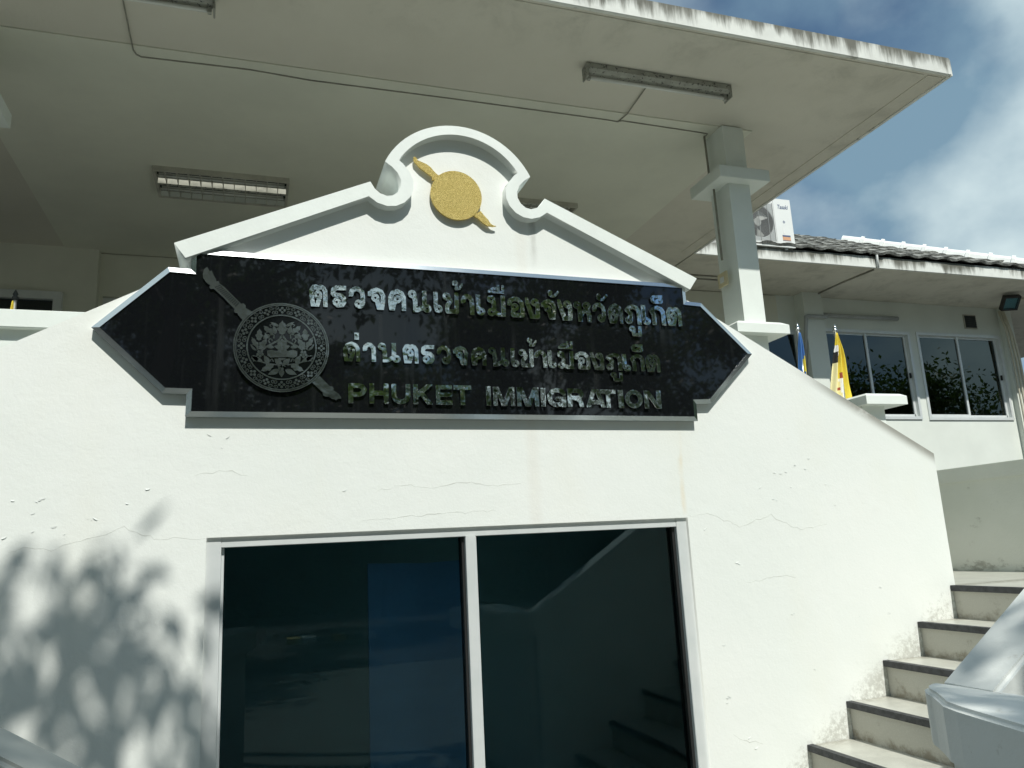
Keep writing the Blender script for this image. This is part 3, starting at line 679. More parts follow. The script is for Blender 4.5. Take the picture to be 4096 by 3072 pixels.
# band of berries and curls
for i in range(16):
    a = PI/2+2*PI*i/16; rr = rE*.835
    c = cE+Vector((math.cos(a), math.sin(a)))*rr
    lp = []
    for k in range(4):
        b_ = a+PI/4*0+k*PI/2; q = c+Vector((math.cos(b_), math.sin(b_)))*.0098
        lp.append([(q.x+.0062*math.cos(s*PI/4), q.y+.0062*math.sin(s*PI/4)) for s in range(8)])
    plate('berry_cluster', lp, YE-.006, .0029, M['etch'], em)
    for sgn in (-1, 1):
        for k, (da, dr, ro_) in enumerate(((.13, .013, 1), (.165, -.010, -1))):
            aa = a+sgn*da; cc = cE+Vector((math.cos(aa), math.sin(aa)))*(rr+dr)
            pts = []
            for s in range(11):
                u = s/10; ang = aa+PI/2*sgn+ro_*sgn*(u*PI*2.4); ra = .0085*(1-.75*u)+.001
                pts.append(cc+Vector((math.cos(ang), math.sin(ang)))*ra)
            stem(pts, .0017, 'curl', True)

# ================================================================= GOLD EMBLEM on the pediment
def zz(x, y, Y=3.478): p = onY(1500+x*.6329, 400+y*.6329, Y); return (p.x, p.z)
ge = thing('gold_emblem', 'glittery gold disc with a sword across it on the white arched pediment', 'emblem', (.94, 3.5, 1.75))
cG = zz(514, 604); rG = (zz(675, 604)[0]-zz(354, 604)[0])/2
plate('disc', [[(cG[0]+rG*math.cos(2*PI*i/64), cG[1]+rG*math.sin(2*PI*i/64)) for i in range(64)]], 3.474, .012, M['gold'], ge, .0015)
plate('sword_hilt', [[zz(*q) for q in ((243, 362), (252, 358), (262, 366), (268, 380), (290, 390), (325, 405), (352, 425), (372, 450), (392, 470), (402, 476), (395, 500), (372, 505), (362, 508), (358, 482), (335, 468), (310, 448), (285, 430), (262, 405), (246, 388))]], 3.477, .010, M['gold'], ge, .001)
plate('sword_tip', [[zz(*q) for q in ((668, 702), (690, 730), (716, 758), (728, 778), (742, 790), (766, 797), (745, 800), (728, 797), (712, 796), (690, 783), (668, 765), (650, 748), (632, 738), (622, 730), (640, 715))]], 3.477, .010, M['gold'], ge, .001)
MB().box(cG[0]-.05, cG[0]+.05, 3.4865, 3.4995, cG[1]-.05, cG[1]+.05).build('spacer', M['gold'], ge)

# ================================================================= STAIRS (right)
st = thing('stair', 'terrazzo stair with black nosings climbing beside the white entrance wall', 'stairs', (2.8, 2.7, -1.6))
x0, z0 = 2.641, -1.033
for k in range(-3, 5):
    xs_, zs_ = x0+.2673*k, z0+.175*k
    x1 = xs_+.2673 if k < 4 else 4.92
    box('tread', (xs_+.001, x1+(.02 if k < 4 else 0), 1.86, (3.4985 if k < 4 else 6.6) if k < 4 else 3.4985, zs_-.03, zs_), M['tread'], st, .003)
    if k == 4:
        box('landing', (3.749, 4.92, 3.4987, 8.9, zs_-.03, zs_), M['tread'], st)
    box('riser', (xs_+.012, xs_+.035, 1.86, 3.4985, zs_-.175, zs_-.0302), M['riser'], st)
    box('nosing', (xs_-.005, xs_+.0115, 1.86, 3.4983, zs_-.028, zs_+.003), M['rubber'], st, .001)
    box('nosing_rib', (xs_+.012, xs_+.030, 1.86, 3.4983, zs_+.0005, zs_+.003), M['rubber'], st)
    box('stair_core', (xs_+.04, x1+.018 if k < 4 else 4.90, 1.88, 3.48, -1.58, zs_-.031), M['riser'], st)
# sloping parapet in front of the stair, with its rounded end post
def slope_parapet(name, label, zline, xa, xb, y0, y1, postpts, group):
    t = thing(name, label, 'parapet', (xa, (y0+y1)/2, -1.6), group)
    MB().prism([(xa, zline(xa)-.9), (xb, zline(xb)-.9), (xb, zline(xb)), (xa, zline(xa))], y0, y1).build('sloping_rail', M['parapet'], t, bevel=.012, seg=3)
    return t
zl = lambda x: .645*x-1.657
pr = thing('stair_parapet', 'weathered white sloping stair parapet with rounded end block at right', 'parapet', (2.2, 1.78, -1.6), 'sloping stair parapets')
MB().prism([(1.88, -1.58), (4.4, -1.58), (4.4, zl(4.4)), (1.88, zl(1.88)-.002)], 1.69, 1.87).build('sloping_rail', M['parapet'], pr, bevel=.012, seg=3)
cap = [(1.888, 1.885), (1.86, 1.885), (1.825, 1.868), (1.790, 1.828), (1.770, 1.79), (1.748, 1.758), (1.722, 1.72), (1.695, 1.684), (1.672, 1.62), (1.655, 1.548), (1.632, 1.44), (1.60, 1.30), (1.55, 1.05), (1.52, .80), (1.95, .80), (1.95, 1.30), (1.93, 1.50), (1.915, 1.72), (1.905, 1.80)]
MB().plan(cap, -.60, -.443).build('end_cap', M['parapet'], pr, bevel=.012, seg=3)
body = [(1.90, 1.80), (1.84, 1.78), (1.80, 1.72), (1.765, 1.66), (1.735, 1.56), (1.70, 1.40), (1.66, 1.15), (1.62, .85), (1.90, .85), (1.90, 1.3)]
MB().plan(body, -1.59, -.602).build('end_post', M['parapet'], pr)
MB().prism([(2.10, -1.58), (4.38, -1.58), (4.38, zl(4.4)-.25), (2.10, zl(2.1)-.25)], 1.66, 1.688).build('side_panel', M['parapet'], pr)
# left stair parapet
zl2 = lambda x: -.638*x-.583
pl_ = thing('stair_parapet', 'white sloping stair parapet in leaf shade at lower left corner', 'parapet', (-.8, 1.78, -1.6), 'sloping stair parapets')
MB().prism([(-2.2, -1.58), (-.2, -1.58), (-.2, zl2(-.2)), (-2.2, zl2(-2.2))], 1.70, 1.87).build('sloping_rail', M['shadedparapet'], pl_, bevel=.01, seg=3)
MB().plan([(-.21, 1.88), (-.14, 1.84), (-.10, 1.75), (-.03, 1.5), (.05, 1.1), (-.3, 1.1), (-.3, 1.6), (-.25, 1.85)], -.60, -.452).build('end_cap', M['shadedparapet'], pl_, bevel=.01)
MB().plan([(-.25, 1.84), (-.19, 1.80), (-.16, 1.72), (-.1, 1.5), (-.02, 1.13), (-.28, 1.13), (-.28, 1.6)], -1.59, -.602).build('end_post', M['shadedparapet'], pl_)

# landing wall (plane x = 4.92)
lw = thing('landing_wall', 'stained grey-white parapet wall at the far side of the stair landing', 'wall', (5.0, 5, -1.6))
MB().box(4.92, 5.12, 1.69, 9.0, -1.6, .30).build('wall', M['oldwall'], lw)
MB().box(4.905, 5.135, 1.68, 9.0, .3002, .406).build('coping', M['oldwall'], lw, bevel=.004)
pd = thing('gate_pillar', 'small white pillar with wide flat cap behind the sloping wall, beside the yellow flag', 'pillar', (4.93, 5.19, .4))
MB().box(4.76, 4.985, 5.08, 5.30, -1.6, .993).build('shaft', M['white'], pd)
def cap_block(nm, cx, cy, hx, hy, z0, z1, ch, mat, par):
    v = []; 
    for (z, s) in ((z0, 0), (z1-ch, 0), (z1, 1)):
        k = ch*1.6*s; v += [(cx-hx+k, cy-hy+k, z), (cx+hx-k, cy-hy+k, z), (cx+hx-k, cy+hy-k, z), (cx-hx+k, cy+hy-k, z)]
    f = [(3, 2, 1, 0), (8, 9, 10, 11)]
    for b_ in (0, 4): f += [(b_+i, b_+(i+1) % 4, b_+4+(i+1) % 4, b_+4+i) for i in range(4)]
    return mesh_obj(nm, v, f, mat, par)
cap_block('cap', 4.93, 5.19, .21, .21, .993, 1.085, .022, M['white'], pd)

# ================================================================= PORCH BUILDING
porch = thing('porch_building', 'white entrance porch with broad flat canopy over the steps', 'building', (1.0, 7, -1.6))
sof = MB().box(-7.5, 5.21, 4.15, 12, 3.5, 3.56).build('canopy_slab', M['soffit'], porch)
MB().box(-7.55, 5.22, 4.12, 4.1498, 3.49, 3.64).build('front_fascia', M['fascia'], porch, bevel=.003)
MB().box(5.2102, 5.24, 4.13, 7.99, 3.49, 3.635).build('side_fascia', M['fascia'], porch)
MB().box(-7.5, 5.2, 4.16, 12, 3.5602, 3.64).build('roof_deck', M['grey'], porch)
# drip band round the edge of the soffit
MB().box(-7.5, 5.0, 4.18, 4.30, 3.4945, 3.4998).box(5.04, 5.18, 4.18, 8.0, 3.4945, 3.4998).build('drip_band', M['soffit'], porch)
# ceiling of the porch proper, a plastered panel between the columns
MB().box(-2.0, 4.15, 5.25, 9.28, 3.489, 3.4992).build('ceiling_panel', M['porch'], porch)
floor_ = MB().box(-2.2, 4.2, 4.9, 9.3, .45, .6).build('porch_floor', M['tread'], porch)
MB().box(-2.1, 4.1, 4.95, 5.1, -1.6, .4498).build('porch_base_wall', M['white'], porch)
MB().box(-7, -1.66, 9.18, 9.5, -1.6, 3.4995).build('wall', M['porch'], porch)
# right part of back wall with door opening at left
MB().box(-1.659, -1.62, 9.3, 9.5, .6, 3.488).box(-1.62, 2.0, 9.3, 9.5, 2.985, 3.488).box(1.0, 7.4, 9.3, 9.5, -1.6, 2.984).box(2.0, 7.4, 9.3, 9.5, 2.984, 3.488).box(-1.62, 1.0, 9.3, 9.5, -1.6, .6).build('wall', M['porch'], porch)
d_ = MB().box(-1.62, -1.55, 9.34, 9.42, .6, 2.98).box(-1.55, 1.0, 9.34, 9.42, 2.90, 2.98).box(-.3, -.24, 9.35, 9.42, .6, 2.9).box(.96, 1.0, 9.34, 9.42, .6, 2.9).build('door', M['frame'], porch)
box('pane', (-1.55, .96, 9.38, 9.39, .6, 2.9), M['glass2'], d_)
w_ = MB().box(-4.6, -1.98, 9.10, 9.175, 2.86, 2.95).box(-2.06, -1.98, 9.10, 9.175, 1.6, 2.86).box(-4.6, -4.52, 9.10, 9.175, 1.6, 2.86).box(-4.52, -2.06, 9.10, 9.175, 1.6, 1.68).box(-3.33, -3.27, 9.12, 9.175, 1.68, 2.86).build('window', M['frame'], porch)
box('pane', (-4.52, -2.06, 9.15, 9.16, 1.68, 2.86), M['glass2'], w_)
MB().box(-1.9, 5.3, 9.31, 11.5, -1.6, -1.5).build('inner_base', M['dark'], porch)
def column(cx, label_side):
    c = MB().box(cx-.1038, cx+.1038, 5.22, 5.49, 1.70, 3.4885).build('column', M['white'], porch)
    o2 = MB().box(cx-.1035, cx+.1037, 5.223, 5.487, .6, 1.599).build('column_foot', M['white'], c)
    MB().box(cx-.248, cx+.248, 5.12, 5.59, 2.95, 3.055).build('capital', M['white'], c, bevel=.004)
    cap_block('plinth_block', cx, 5.355, .25, .235, 1.60, 1.705, .03, M['white'], c)
    return c
column(3.924, 'r'); column(-1.84, 'l')
# balustrade between the columns
MB().box(-7, 3.6, 5.14, 5.27, .4, 1.415).build('balustrade', M['white'], porch)
MB().box(-7, 3.6, 5.08, 5.33, 1.4152, 1.525).build('coping', M['white'], porch, bevel=.004)

# conduits on the ceiling and column
def conduit(pts, r, mat, label, group='thin conduits fixed under the ceilings'):
    o = MB().tube(pts, r, 6).build('conduit', mat, smooth=True); tag(o, label, 'conduit', group); return o
q = [onZ(*p, 3.484) for p in ((480, -60), (518, 130), (533, 200), (545, 218), (565, 228), (1000, 280), (1240, 322), (1800, 395), (2420, 479), (2470, 487), (2488, 484), (2780, 528), (2830, 536))]
conduit([(*p.xy, 3.485) for p in q[:5]]+[(p.x, p.y+random.uniform(-.004, .004), 3.485) for p in q[5:]]+[(3.770, 5.42, 3.48)], .0055, M['wire'], 'long dark cable run along the porch ceiling from upper left to the pillar')
p1, p2 = onZ(2472, 487, 3.4845), onZ(2605, 320, 3.49)
conduit([(p1.x, p1.y, 3.4845), (p1.x+.02, 5.24, 3.482), (p2.x, 4.74, 3.49)], .0055, M['wire'], 'short slanting cable joining the long cable to the front tube lamp')
MB2 = MB().tube([(3.762, 5.41, 3.48), (3.768, 5.41, 3.06)], .010, 6).tube([(3.765, 5.36, 2.95), (3.768, 5.36, 2.30)], .010, 6)
o = MB2.build('conduit', M['wire'], smooth=True); tag(o, 'vertical cable clipped to the inner side of the right pillar', 'conduit')
sw = thing('wall_switch', 'yellowed switch box on the inner side of the pillar', 'switch', (3.775, 5.38, 2.12))
pA = onY(2875, 1125, 5.35)
box('box', (3.758, 3.7755, 5.31, 5.44, 2.07, 2.19), M['switch'], sw, .003)
box('rocker', (3.752, 3.7578, 5.35, 5.40, 2.10, 2.15), M['tube'], sw)
conduit([(5.0, 8.72, 3.49), (6.05, 8.71, 3.49)], .011, M['wire'], 'front one of two parallel cables on the soffit left of the pillar')
conduit([(5.0, 8.84, 3.49), (6.1, 8.84, 3.49)], .011, M['wire'], 'rear one of two parallel cables on the soffit left of the pillar')

# batten lamps
def batten(cx, cy, L, label):
    t = thing('tube_lamp', label, 'lamp', (cx, cy, 3.49), 'fluorescent battens on the canopy soffit')
    MB().prism([(0, 0)]*3, 0, 0) if False else None
    v = []
    hx = L/2
    prof = [(-.045, 3.4938), (-.045, 3.452), (-.020, 3.432), (.028, 3.432), (.045, 3.452), (.045, 3.4938)]
    for x in (cx-hx, cx+hx): v += [(x, cy+p[0], p[1]) for p in prof]
    f = [tuple(range(5, -1, -1)), tuple(range(6, 12))]+[(i, (i+1) % 6, 6+(i+1) % 6, 6+i) for i in range(6)]
    mesh_obj('housing', v, f, M['batten'], t)
    for s in (-1, 1): box('end_cap', (cx+s*hx-(.012 if s < 0 else -.0005)-.0, cx+s*hx+(.012 if s > 0 else -.0005), cy-.05, cy+.055, 3.385, 3.4935), M['batten'], t, .003)
    MB().tube([(cx-hx+.02, cy+.012, 3.405), (cx+hx-.02, cy+.012, 3.405)], .014, 10).build('tube', M['tube'], t, smooth=True)
    for s in (-1, 1): box('holder', (cx+s*(hx-.02)-.012, cx+s*(hx-.02)+.012, cy-.002, cy+.026, 3.388, 3.4318), M['batten'], t)
    return t
batten(2.93, 4.72, 1.22, 'grimy fluorescent batten lamp under the canopy near the right pillar')
a_ = onZ(870, 50, 3.49)
batten(a_.x-.63, a_.y-.13, 1.22, 'grimy fluorescent batten lamp at the top left edge of the photo')
# louvre lamps
def louvre(x0, x1, y0, y1, label):
    t = thing('louvre_lamp', label, 'lamp', ((x0+x1)/2, (y0+y1)/2, 3.48), 'louvred twin-tube lamps on the porch ceiling')
    zt, zb = 3.4885, 3.440
    MB().box(x0, x0+.02, y0, y1, zb, zt).box(x1-.02, x1, y0, y1, zb, zt).box(x0+.02, x1-.02, y0, y0+.02, zb, zt).box(x0+.02, x1-.02, y1-.02, y1, zb, zt).build('frame', M['greyconduit'], t)
    ym = (y0+y1)/2; h = (y1-y0)/2
    for k, yc in enumerate((y0+h*.5+.005, y1-h*.5-.005)):
        v = []; prof = [(yc-h*.44, zb+.010), (yc-h*.30, zt-.006), (yc, zt-.014), (yc+h*.30, zt-.006), (yc+h*.44, zb+.010)]
        for x in (x0+.021, x1-.021): v += [(x, a, b) for a, b in prof]
        mesh_obj('reflector', v, [(i, i+1, i+6, i+5) for i in range(4)], M['reflector'], t)
        MB().tube([(x0+.04, yc, zt-.025), (x1-.04, yc, zt-.025)], .009, 8).build('tube', M['tube'], t, smooth=True)
    box('spine', (x0+.021, x1-.021, ym-.012, ym+.012, zb+.002, zt-.004), M['batten'], t)
    n = 12
    for i in range(1, n):
        x = x0+(x1-x0)*i/n; box('blade', (x-.0025, x+.0025, y0+.0205, y1-.0205, zb-.002, zb+.016), M['greyconduit'], t)
    return t
pa, pb, pc = onZ(608, 682, 3.44), onZ(1158, 729, 3.44), onZ(641, 790, 3.44)
louvre(pa.x, pb.x, pa.y-.01, pc.y, 'louvred twin-tube ceiling lamp above the left slope of the pediment')
pa = onZ(1500+900*.6329, 400+652*.6329, 3.44)
louvre(pa.x-.55, pa.x+.66, pa.y-.03, pa.y+.52, 'louvred ceiling lamp glimpsed through the notch right of the pediment arch')

# ================================================================= SIDE WING
wing = thing('side_wing', 'white side wing with sliding windows, wide eaves and grey tiled roof', 'building', (9, 9.3, -1.6))
WX1 = 11.80
def wall_with_holes(x0, x1, z0, z1, holes, y0, y1, name, mat, par):
    mb = MB(); cuts = sorted(set([x0, x1]+[h[0] for h in holes]+[h[1] for h in holes]))
    for a, b in zip(cuts, cuts[1:]):
        hh = [h for h in holes if h[0] <= a+1e-6 and h[1] >= b-1e-6]
        if not hh: mb.box(a, b, y0, y1, z0, z1)
        else: mb.box(a, b, y0, y1, z0, hh[0][2]); mb.box(a, b, y0, y1, hh[0][3], z1)
    return mb.build(name, mat, par)
k_ = 9.3/9.45
W1 = (8.30*k_, 9.99*k_, 1.64*k_, 3.06*k_); W2 = (10.13*k_, 11.92*k_, 1.63*k_, 3.07*k_); W0 = (6.2, 7.70, 1.62, 2.95)
VT = (11.2*k_, 11.47*k_, 3.12, 3.36)
wall_with_holes(7.4, WX1, -1.6, 3.4995, [W1, W2], 9.3, 9.5, 'wall', M['wing'], wing)
MB().box(WX1, 12.0, 9.22, 9.6, -1.6, 3.4993).build('corner_pier', M['wing'], wing)
MB().box(7.72, 8.06, 9.1, 9.2998, -1.6, 3.4992).build('pilaster', M['wing'], wing)
def slider(x0, x1, z0, z1, y=9.3):
    t = .045
    w = MB().box(x0, x0+t, y-.02, y+.08, z0, z1).box(x1-t, x1, y-.02, y+.08, z0, z1).box(x0+t, x1-t, y-.02, y+.08, z1-t, z1).box(x0+t, x1-t, y-.02, y+.08, z0, z0+t).build('window', M['frame'], wing)
    xm = (x0+x1)/2-.02
    box('meeting_stile', (xm-.02, xm+.02, y+.01, y+.05, z0+t, z1-t), M['frame'], w)
    box('sash_rail', (x0+t, xm-.02, y+.012, y+.05, z0+t, z0+t+.05), M['frame'], w)
    box('sash_rail', (xm+.02, x1-t-.03, y+.03, y+.06, z0+t, z0+t+.04), M['frame'], w)
    box('sash_stile', (x1-t-.05, x1-t, y+.03, y+.06, z0+t, z1-t), M['frame'], w)
    box('sash_top', (x0+t, x1-t-.05, y+.03, y+.055, z1-t-.03, z1-t), M['frame'], w)
    box('pane', (x0+t, xm-.02, y+.03, y+.034, z0+t+.05, z1-t-.03), M['glass2'], w)
    box('pane', (xm+.02, x1-t-.05, y+.045, y+.049, z0+t+.04, z1-t-.03), M['glass2'], w)
    box('latch', (x1-t-.04, x1-t-.02, y+.005, y+.029, (z0+z1)/2-.04, (z0+z1)/2+.04), M['black'], w)
    return w
slider(*W1); slider(*W2)
w0 = MB().box(6.2, 7.68, 9.24, 9.298, 2.88, 2.95).box(7.61, 7.68, 9.24, 9.298, 1.62, 2.88).box(6.2, 7.61, 9.24, 9.298, 1.62, 1.68).build('window', M['frame'], wing)
box('pane', (6.2, 7.61, 9.27, 9.28, 1.68, 2.88), M['glass2'], w0)
vt = box('vent', (VT[0], VT[1], 9.285, 9.299, VT[2], VT[3]), M['greyconduit'], wing)
box('vent_hole', (VT[0]+.02, VT[1]-.02, 9.278, 9.2848, VT[2]+.02, VT[3]-.02), M['dark'], vt)
for i in range(6): box('louvre_blade', (VT[0]+.022, VT[1]-.022, 9.268, 9.2778, VT[2]+.03+i*.034, VT[2]+.04+i*.034), M['dark'], vt)
# rooms of the wing behind the panes
MB().box(6.2, 11.8, 11.9, 12, .4, 3.49).box(6.2, 11.8, 9.51, 12, .3, .4).box(6.1, 6.2, 9.51, 12, .4, 3.49).build('inner_wall', M['inner_wall'], wing)
# eaves
EX1 = 16.0
MB().box(5.2405, EX1, 8.03, 12.5, 3.5, 3.56).build('eaves_soffit', M['soffit'], wing)
MB().box(5.2405, EX1, 8.0, 8.0298, 3.495, 3.66).build('fascia', M['fascia2'], wing, bevel=.003)
# tiled roof
TP = .548; XH = 11.2
roof = mesh_obj('roof', [(5.2, 8.0, 3.655), (XH, 8.0, 3.655), (XH-5.2, 13.2, 3.655+5.2*TP), (5.2, 13.2, 3.655+5.2*TP)], [(0, 1, 2, 3)], M['tile'], wing)
mesh_obj('roof', [(XH, 8.0, 3.654), (XH, 18.4, 3.654), (XH-5.2, 13.2, 3.654+5.2*TP)], [(0, 1, 2)], M['tile'], wing)
tw, tl = .33, .34
ang = math.atan(TP); ca, sa = math.cos(ang), math.sin(ang)
def tile_mesh():
    v, f = [], []; n = 6
    for s, l in ((0, 0), (1, 0)):
        pass
    for (yy, lift) in ((0, .050), (tl*1.12, .012)):
        for i in range(n+1):
            u = i/n; x = u*(tw+.012); hgt = .014*math.sin(u*2*PI)+.004
            v.append((x, yy, lift+hgt))
        for i in range(n+1):
            u = i/n; x = u*(tw+.012); hgt = .014*math.sin(u*2*PI)+.004
            v.append((x, yy, lift+hgt-.034))
    k = n+1
    for i in range(n):
        f += [(i, i+1, 2*k+i+1, 2*k+i), (k+i, i+k+1, i+1, i), (k+i+1, k+i, 3*k+i, 3*k+i+1)]
    f += [(0, 2*k, 3*k, k), (n, k+n, 3*k+n, 2*k+n)]
    me = bpy.data.meshes.new('roof_tile'); me.from_pydata(v, [], f); me.materials.append(M['tile']); return me
tmes = tile_mesh()
Rt = Matrix.Rotation(ang, 4, 'X'); off = Vector(wing.location); cnt = 0
rows = []
for r in range(14):
    yy = r*tl*ca; zz_ = 3.665+r*tl*sa
    xend = XH - yy
    x = 5.9 + (.16 if r % 2 else 0)
    while x < xend-.06:
        rows.append((r, x, yy, zz_)); x += tw
rows.sort(key=lambda q: q[0]); print('tiles', len(rows))
for r, x, yy, zz_ in rows[:298]:
    o = bpy.data.objects.new('roof_tile', tmes); C.objects.link(o); o.parent = roof
    o.matrix_basis = Matrix.Translation(Vector((x, 7.965+yy+random.uniform(-.006, .006), zz_+random.uniform(-.003, .004)))-off) @ Rt @ Matrix.Rotation(random.uniform(-.012, .012), 4, 'Z')
# hip ridge caps
hd = Vector((-1, 1, TP)).normalized()
def ridge_cap(p, L, first=False):
    mb = MB(); a = Vector((1, 1, 0)).normalized(); b = hd.cross(a).normalized()
    if b.z < 0: b = -b
    v = []; sec = [(-.13, -.07), (-.11, .02), (-.05, .075), (0, .085), (.05, .075), (.11, .02), (.13, -.07)]
    for (s, k) in ((0, 1.2), (.05, 1.2), (.0501, .95), (L, .90)):
        v += [tuple(p+hd*s+(a*q[0]+b*q[1])*k) for q in sec]
    f = []
    for i in range(3): f += [(i*7+j, i*7+j+1, i*7+7+j+1, i*7+7+j) for j in range(6)]
    f += [tuple(range(6, -1, -1))]
    return mesh_obj('ridge_cap', v, f, M['ridge'], roof, smooth=False)
s = .02
while s < 1.80:
    ridge_cap(Vector((XH-s, 8+s, 3.735+s*TP)), .34); s += .203
while s < 4.6:
    if random.random() < .45: ridge_cap(Vector((XH-s, 8+s, 3.655+s*TP)), .2)
    s += .25

# pipes, duct, floodlight
dc = thing('pipe_duct', 'grey horizontal pipe along the wing wall above the left window', 'pipe', (8.9, 9.2, 3.2))
MB().tube([(8.10, 9.26, 3.215), (8.6, 9.26, 3.212), (9.62, 9.26, 3.218)], .032, 10).build('pipe_run', M['grey'], dc, smooth=True)
MB().tube([(7.69, 9.24, 2.2), (7.69, 9.06, 3.02), (7.69, 9.05, 3.10), (7.74, 9.06, 3.115), (8.05, 9.06, 3.115), (8.09, 9.07, 3.12)], .028, 10).build('pipe_bend', M['grey'], dc, smooth=True)
fp_ = onZ(2800+2055*.6028, 1100+182*.6028, 3.36)
fl = thing('flood_light', 'black square floodlight under the right eaves corner', 'floodlight', (fp_.x, fp_.y, 3.4))
cx, cy = fp_.x, fp_.y
R_ = Matrix.Rotation(-.35, 3, 'Z') @ Matrix.Rotation(.75, 3, 'X')
def rot_box(name, b, mat, par, bevel=0):
    o = box(name, b, mat, par, bevel); off = Vector(root_of(par).location); c = Vector((cx, cy, 3.36))-off
    for v in o.data.vertices: v.co = R_ @ (v.co-c)+c
    return o
MBf = (cx-.125, cx+.125, cy-.03, cy+.035, 3.24, 3.48)
for b in ((cx-.125, cx+.125, cy-.05, cy+.03, 3.455, 3.48), (cx-.125, cx+.125, cy-.05, cy+.03, 3.24, 3.265), (cx-.125, cx-.103, cy-.05, cy+.03, 3.2655, 3.4545), (cx+.103, cx+.125, cy-.05, cy+.03, 3.2655, 3.4545)): rot_box('frame', b, M['black'], fl)
rot_box('reflector', (cx-.102, cx+.102, cy-.01, cy+.01, 3.2655, 3.4545), M['acwhite'], fl)
rot_box('lens', (cx-.102, cx+.102, cy-.045, cy-.041, 3.2655, 3.4545), M['glass'], fl)
rot_box('heat_sink', (cx-.08, cx+.08, cy+.031, cy+.07, 3.28, 3.44), M['black'], fl)
MB().tube([(cx+.1, cy, 3.43), (cx+.5, cy+.15, 3.49), (cx+1.6, cy+.1, 3.49)], .02, 6).build('cable', M['cream'], fl, smooth=True)
for i, (xa, ya) in enumerate(((11.80, 9.17), (11.86, 9.16), (11.93, 9.16))):
    zt = (3.42, 3.48, 3.46)[i]
    pts = [(xa-.10-.03*i, ya+.02, zt), (xa-.03, ya, zt-.35-.1*i), (xa, ya, 2.6), (xa, ya, -1.5)]
    o = MB().tube(pts, (.014, .018, .02)[i], 8).build('wall_pipe', M['cream'], smooth=True)
    tag(o, ('thin cream pipe nearest the right window at the wing corner', 'middle one of three cream pipes down the wing corner', 'outermost of three cream pipes down the wing corner')[i], 'pipe', 'cream pipes down the wing corner')
c2 = [(8.02, 9.1, 3.49), (8.03, 8.6, 3.49), (8.09, 8.06, 3.49)]
dp = thing('drain_pipe', 'thin pipe crossing the wing soffit and hooking over the fascia', 'pipe', (8.09, 8.06, 3.49))
MB().tube(c2, .014, 8).build('soffit_run', M['wire'], dp, smooth=True)
MB().tube([(8.09, 7.975, 3.49), (8.09, 7.97, 3.66), (8.085, 7.975, 3.70), (8.05, 7.99, 3.715), (8.0, 8.0, 3.70)], .016, 8).build('hook', M['ridge'], dp, smooth=True)

# ================================================================= AIR CONDITIONER
ac = thing('air_conditioner', 'white outdoor air conditioner unit standing on the wing roof edge behind the pillar', 'air conditioner', (6.4, 8.1, 3.63))
AX0, AX1, AZ0, AZ1, AY = 5.98, 6.75, 3.665, 4.345, 7.96
g0, g1 = AX0+.05, 6.455; gc = ((g0+g1)/2-.015, (AZ0+AZ1)/2); gr_ = .225
ncirc = [(gc[0]+gr_*math.cos(2*PI*i/40), gc[1]+gr_*math.sin(2*PI*i/40)) for i in range(40)]
plate('casing_front', [[(AX0, AZ0), (AX1, AZ0), (AX1, AZ1), (AX0, AZ1)], ncirc], AY, .012, M['acwhite'], ac, .003)
MB().box(AX0+.004, AX1-.004, AY+.0125, AY+.30, AZ0+.003, AZ0+.02).box(AX0+.004, AX1-.004, AY+.0125, AY+.30, AZ1-.02, AZ1-.003).box(AX0+.004, AX0+.02, AY+.0125, AY+.30, AZ0+.0202, AZ1-.0202).box(AX1-.02, AX1-.004, AY+.0125, AY+.30, AZ0+.0202, AZ1-.0202).box(AX0+.004, AX1-.004, AY+.301, AY+.31, AZ0+.003, AZ1-.003).build('casing', M['acwhite'], ac)
box('seam', (g1+.02, g1+.024, AY-.002, AY-.0005, AZ0+.01, AZ1-.01), M['grey'], ac)
for k in range(3):
    b = MB(); a0 = k*2*PI/3+.4; v = []
    for i in range(7):
        for rr in (.05, .20):
            a = a0+i/6*.85*(1 if rr > .1 else .7); v.append((gc[0]+rr*math.cos(a), AY+.05+.05*i/6, gc[1]+rr*math.sin(a)))
    mesh_obj('fan_blade', v, [(2*i, 2*i+1, 2*i+3, 2*i+2) for i in range(6)], M['fan'], ac, smooth=True)
MB().tube([(gc[0], AY+.03, gc[1]), (gc[0], AY+.10, gc[1])], .055, 16).build('fan_hub', M['fan'], ac)
box('fan_cavity', (gc[0]-.24, gc[0]+.24, AY+.105, AY+.110, gc[1]-.24, gc[1]+.24), M['black'], ac)
mb = MB()
zq = gc[1]-.265
while zq < gc[1]+.27: mb.box(g0-.02, g1, AY-.012, AY-.0095, zq-.0016, zq+.0016); zq += .0135
o = mb.build('grille_wires', M['grey'], ac); o['kind'] = 'stuff'
for xq in (g0-.02, g0+.08, gc[0], g1-.085, g1): box('grille_bar', (xq-.0022, xq+.0022, AY-.0094, AY-.0005, gc[1]-.27, gc[1]+.27), M['grey'], ac)
text_mesh('lettering', 'Tasaki', 6.53, 4.205, .082, AY-.002, .0015, M['bluegrey'], ac, .25, .178)
sx, sz = 6.615, 4.02
plate('logo', [[(sx, sz+.022), (sx+.02, sz), (sx, sz-.022), (sx-.02, sz)], [(sx, sz+.011), (sx+.01, sz), (sx, sz-.011), (sx-.01, sz)]], AY-.002, .0015, M['bluegrey'], ac)
st1 = box('sticker', (6.565, 6.69, AY-.002, AY-.0005, 3.755, 3.835), M['orange'], ac)
box('sticker_band', (6.566, 6.689, AY-.0035, AY-.0021, 3.812, 3.834), M['bluegrey'], st1); box('sticker_band', (6.566, 6.689, AY-.0035, AY-.0021, 3.756, 3.762), M['bluegrey'], st1)
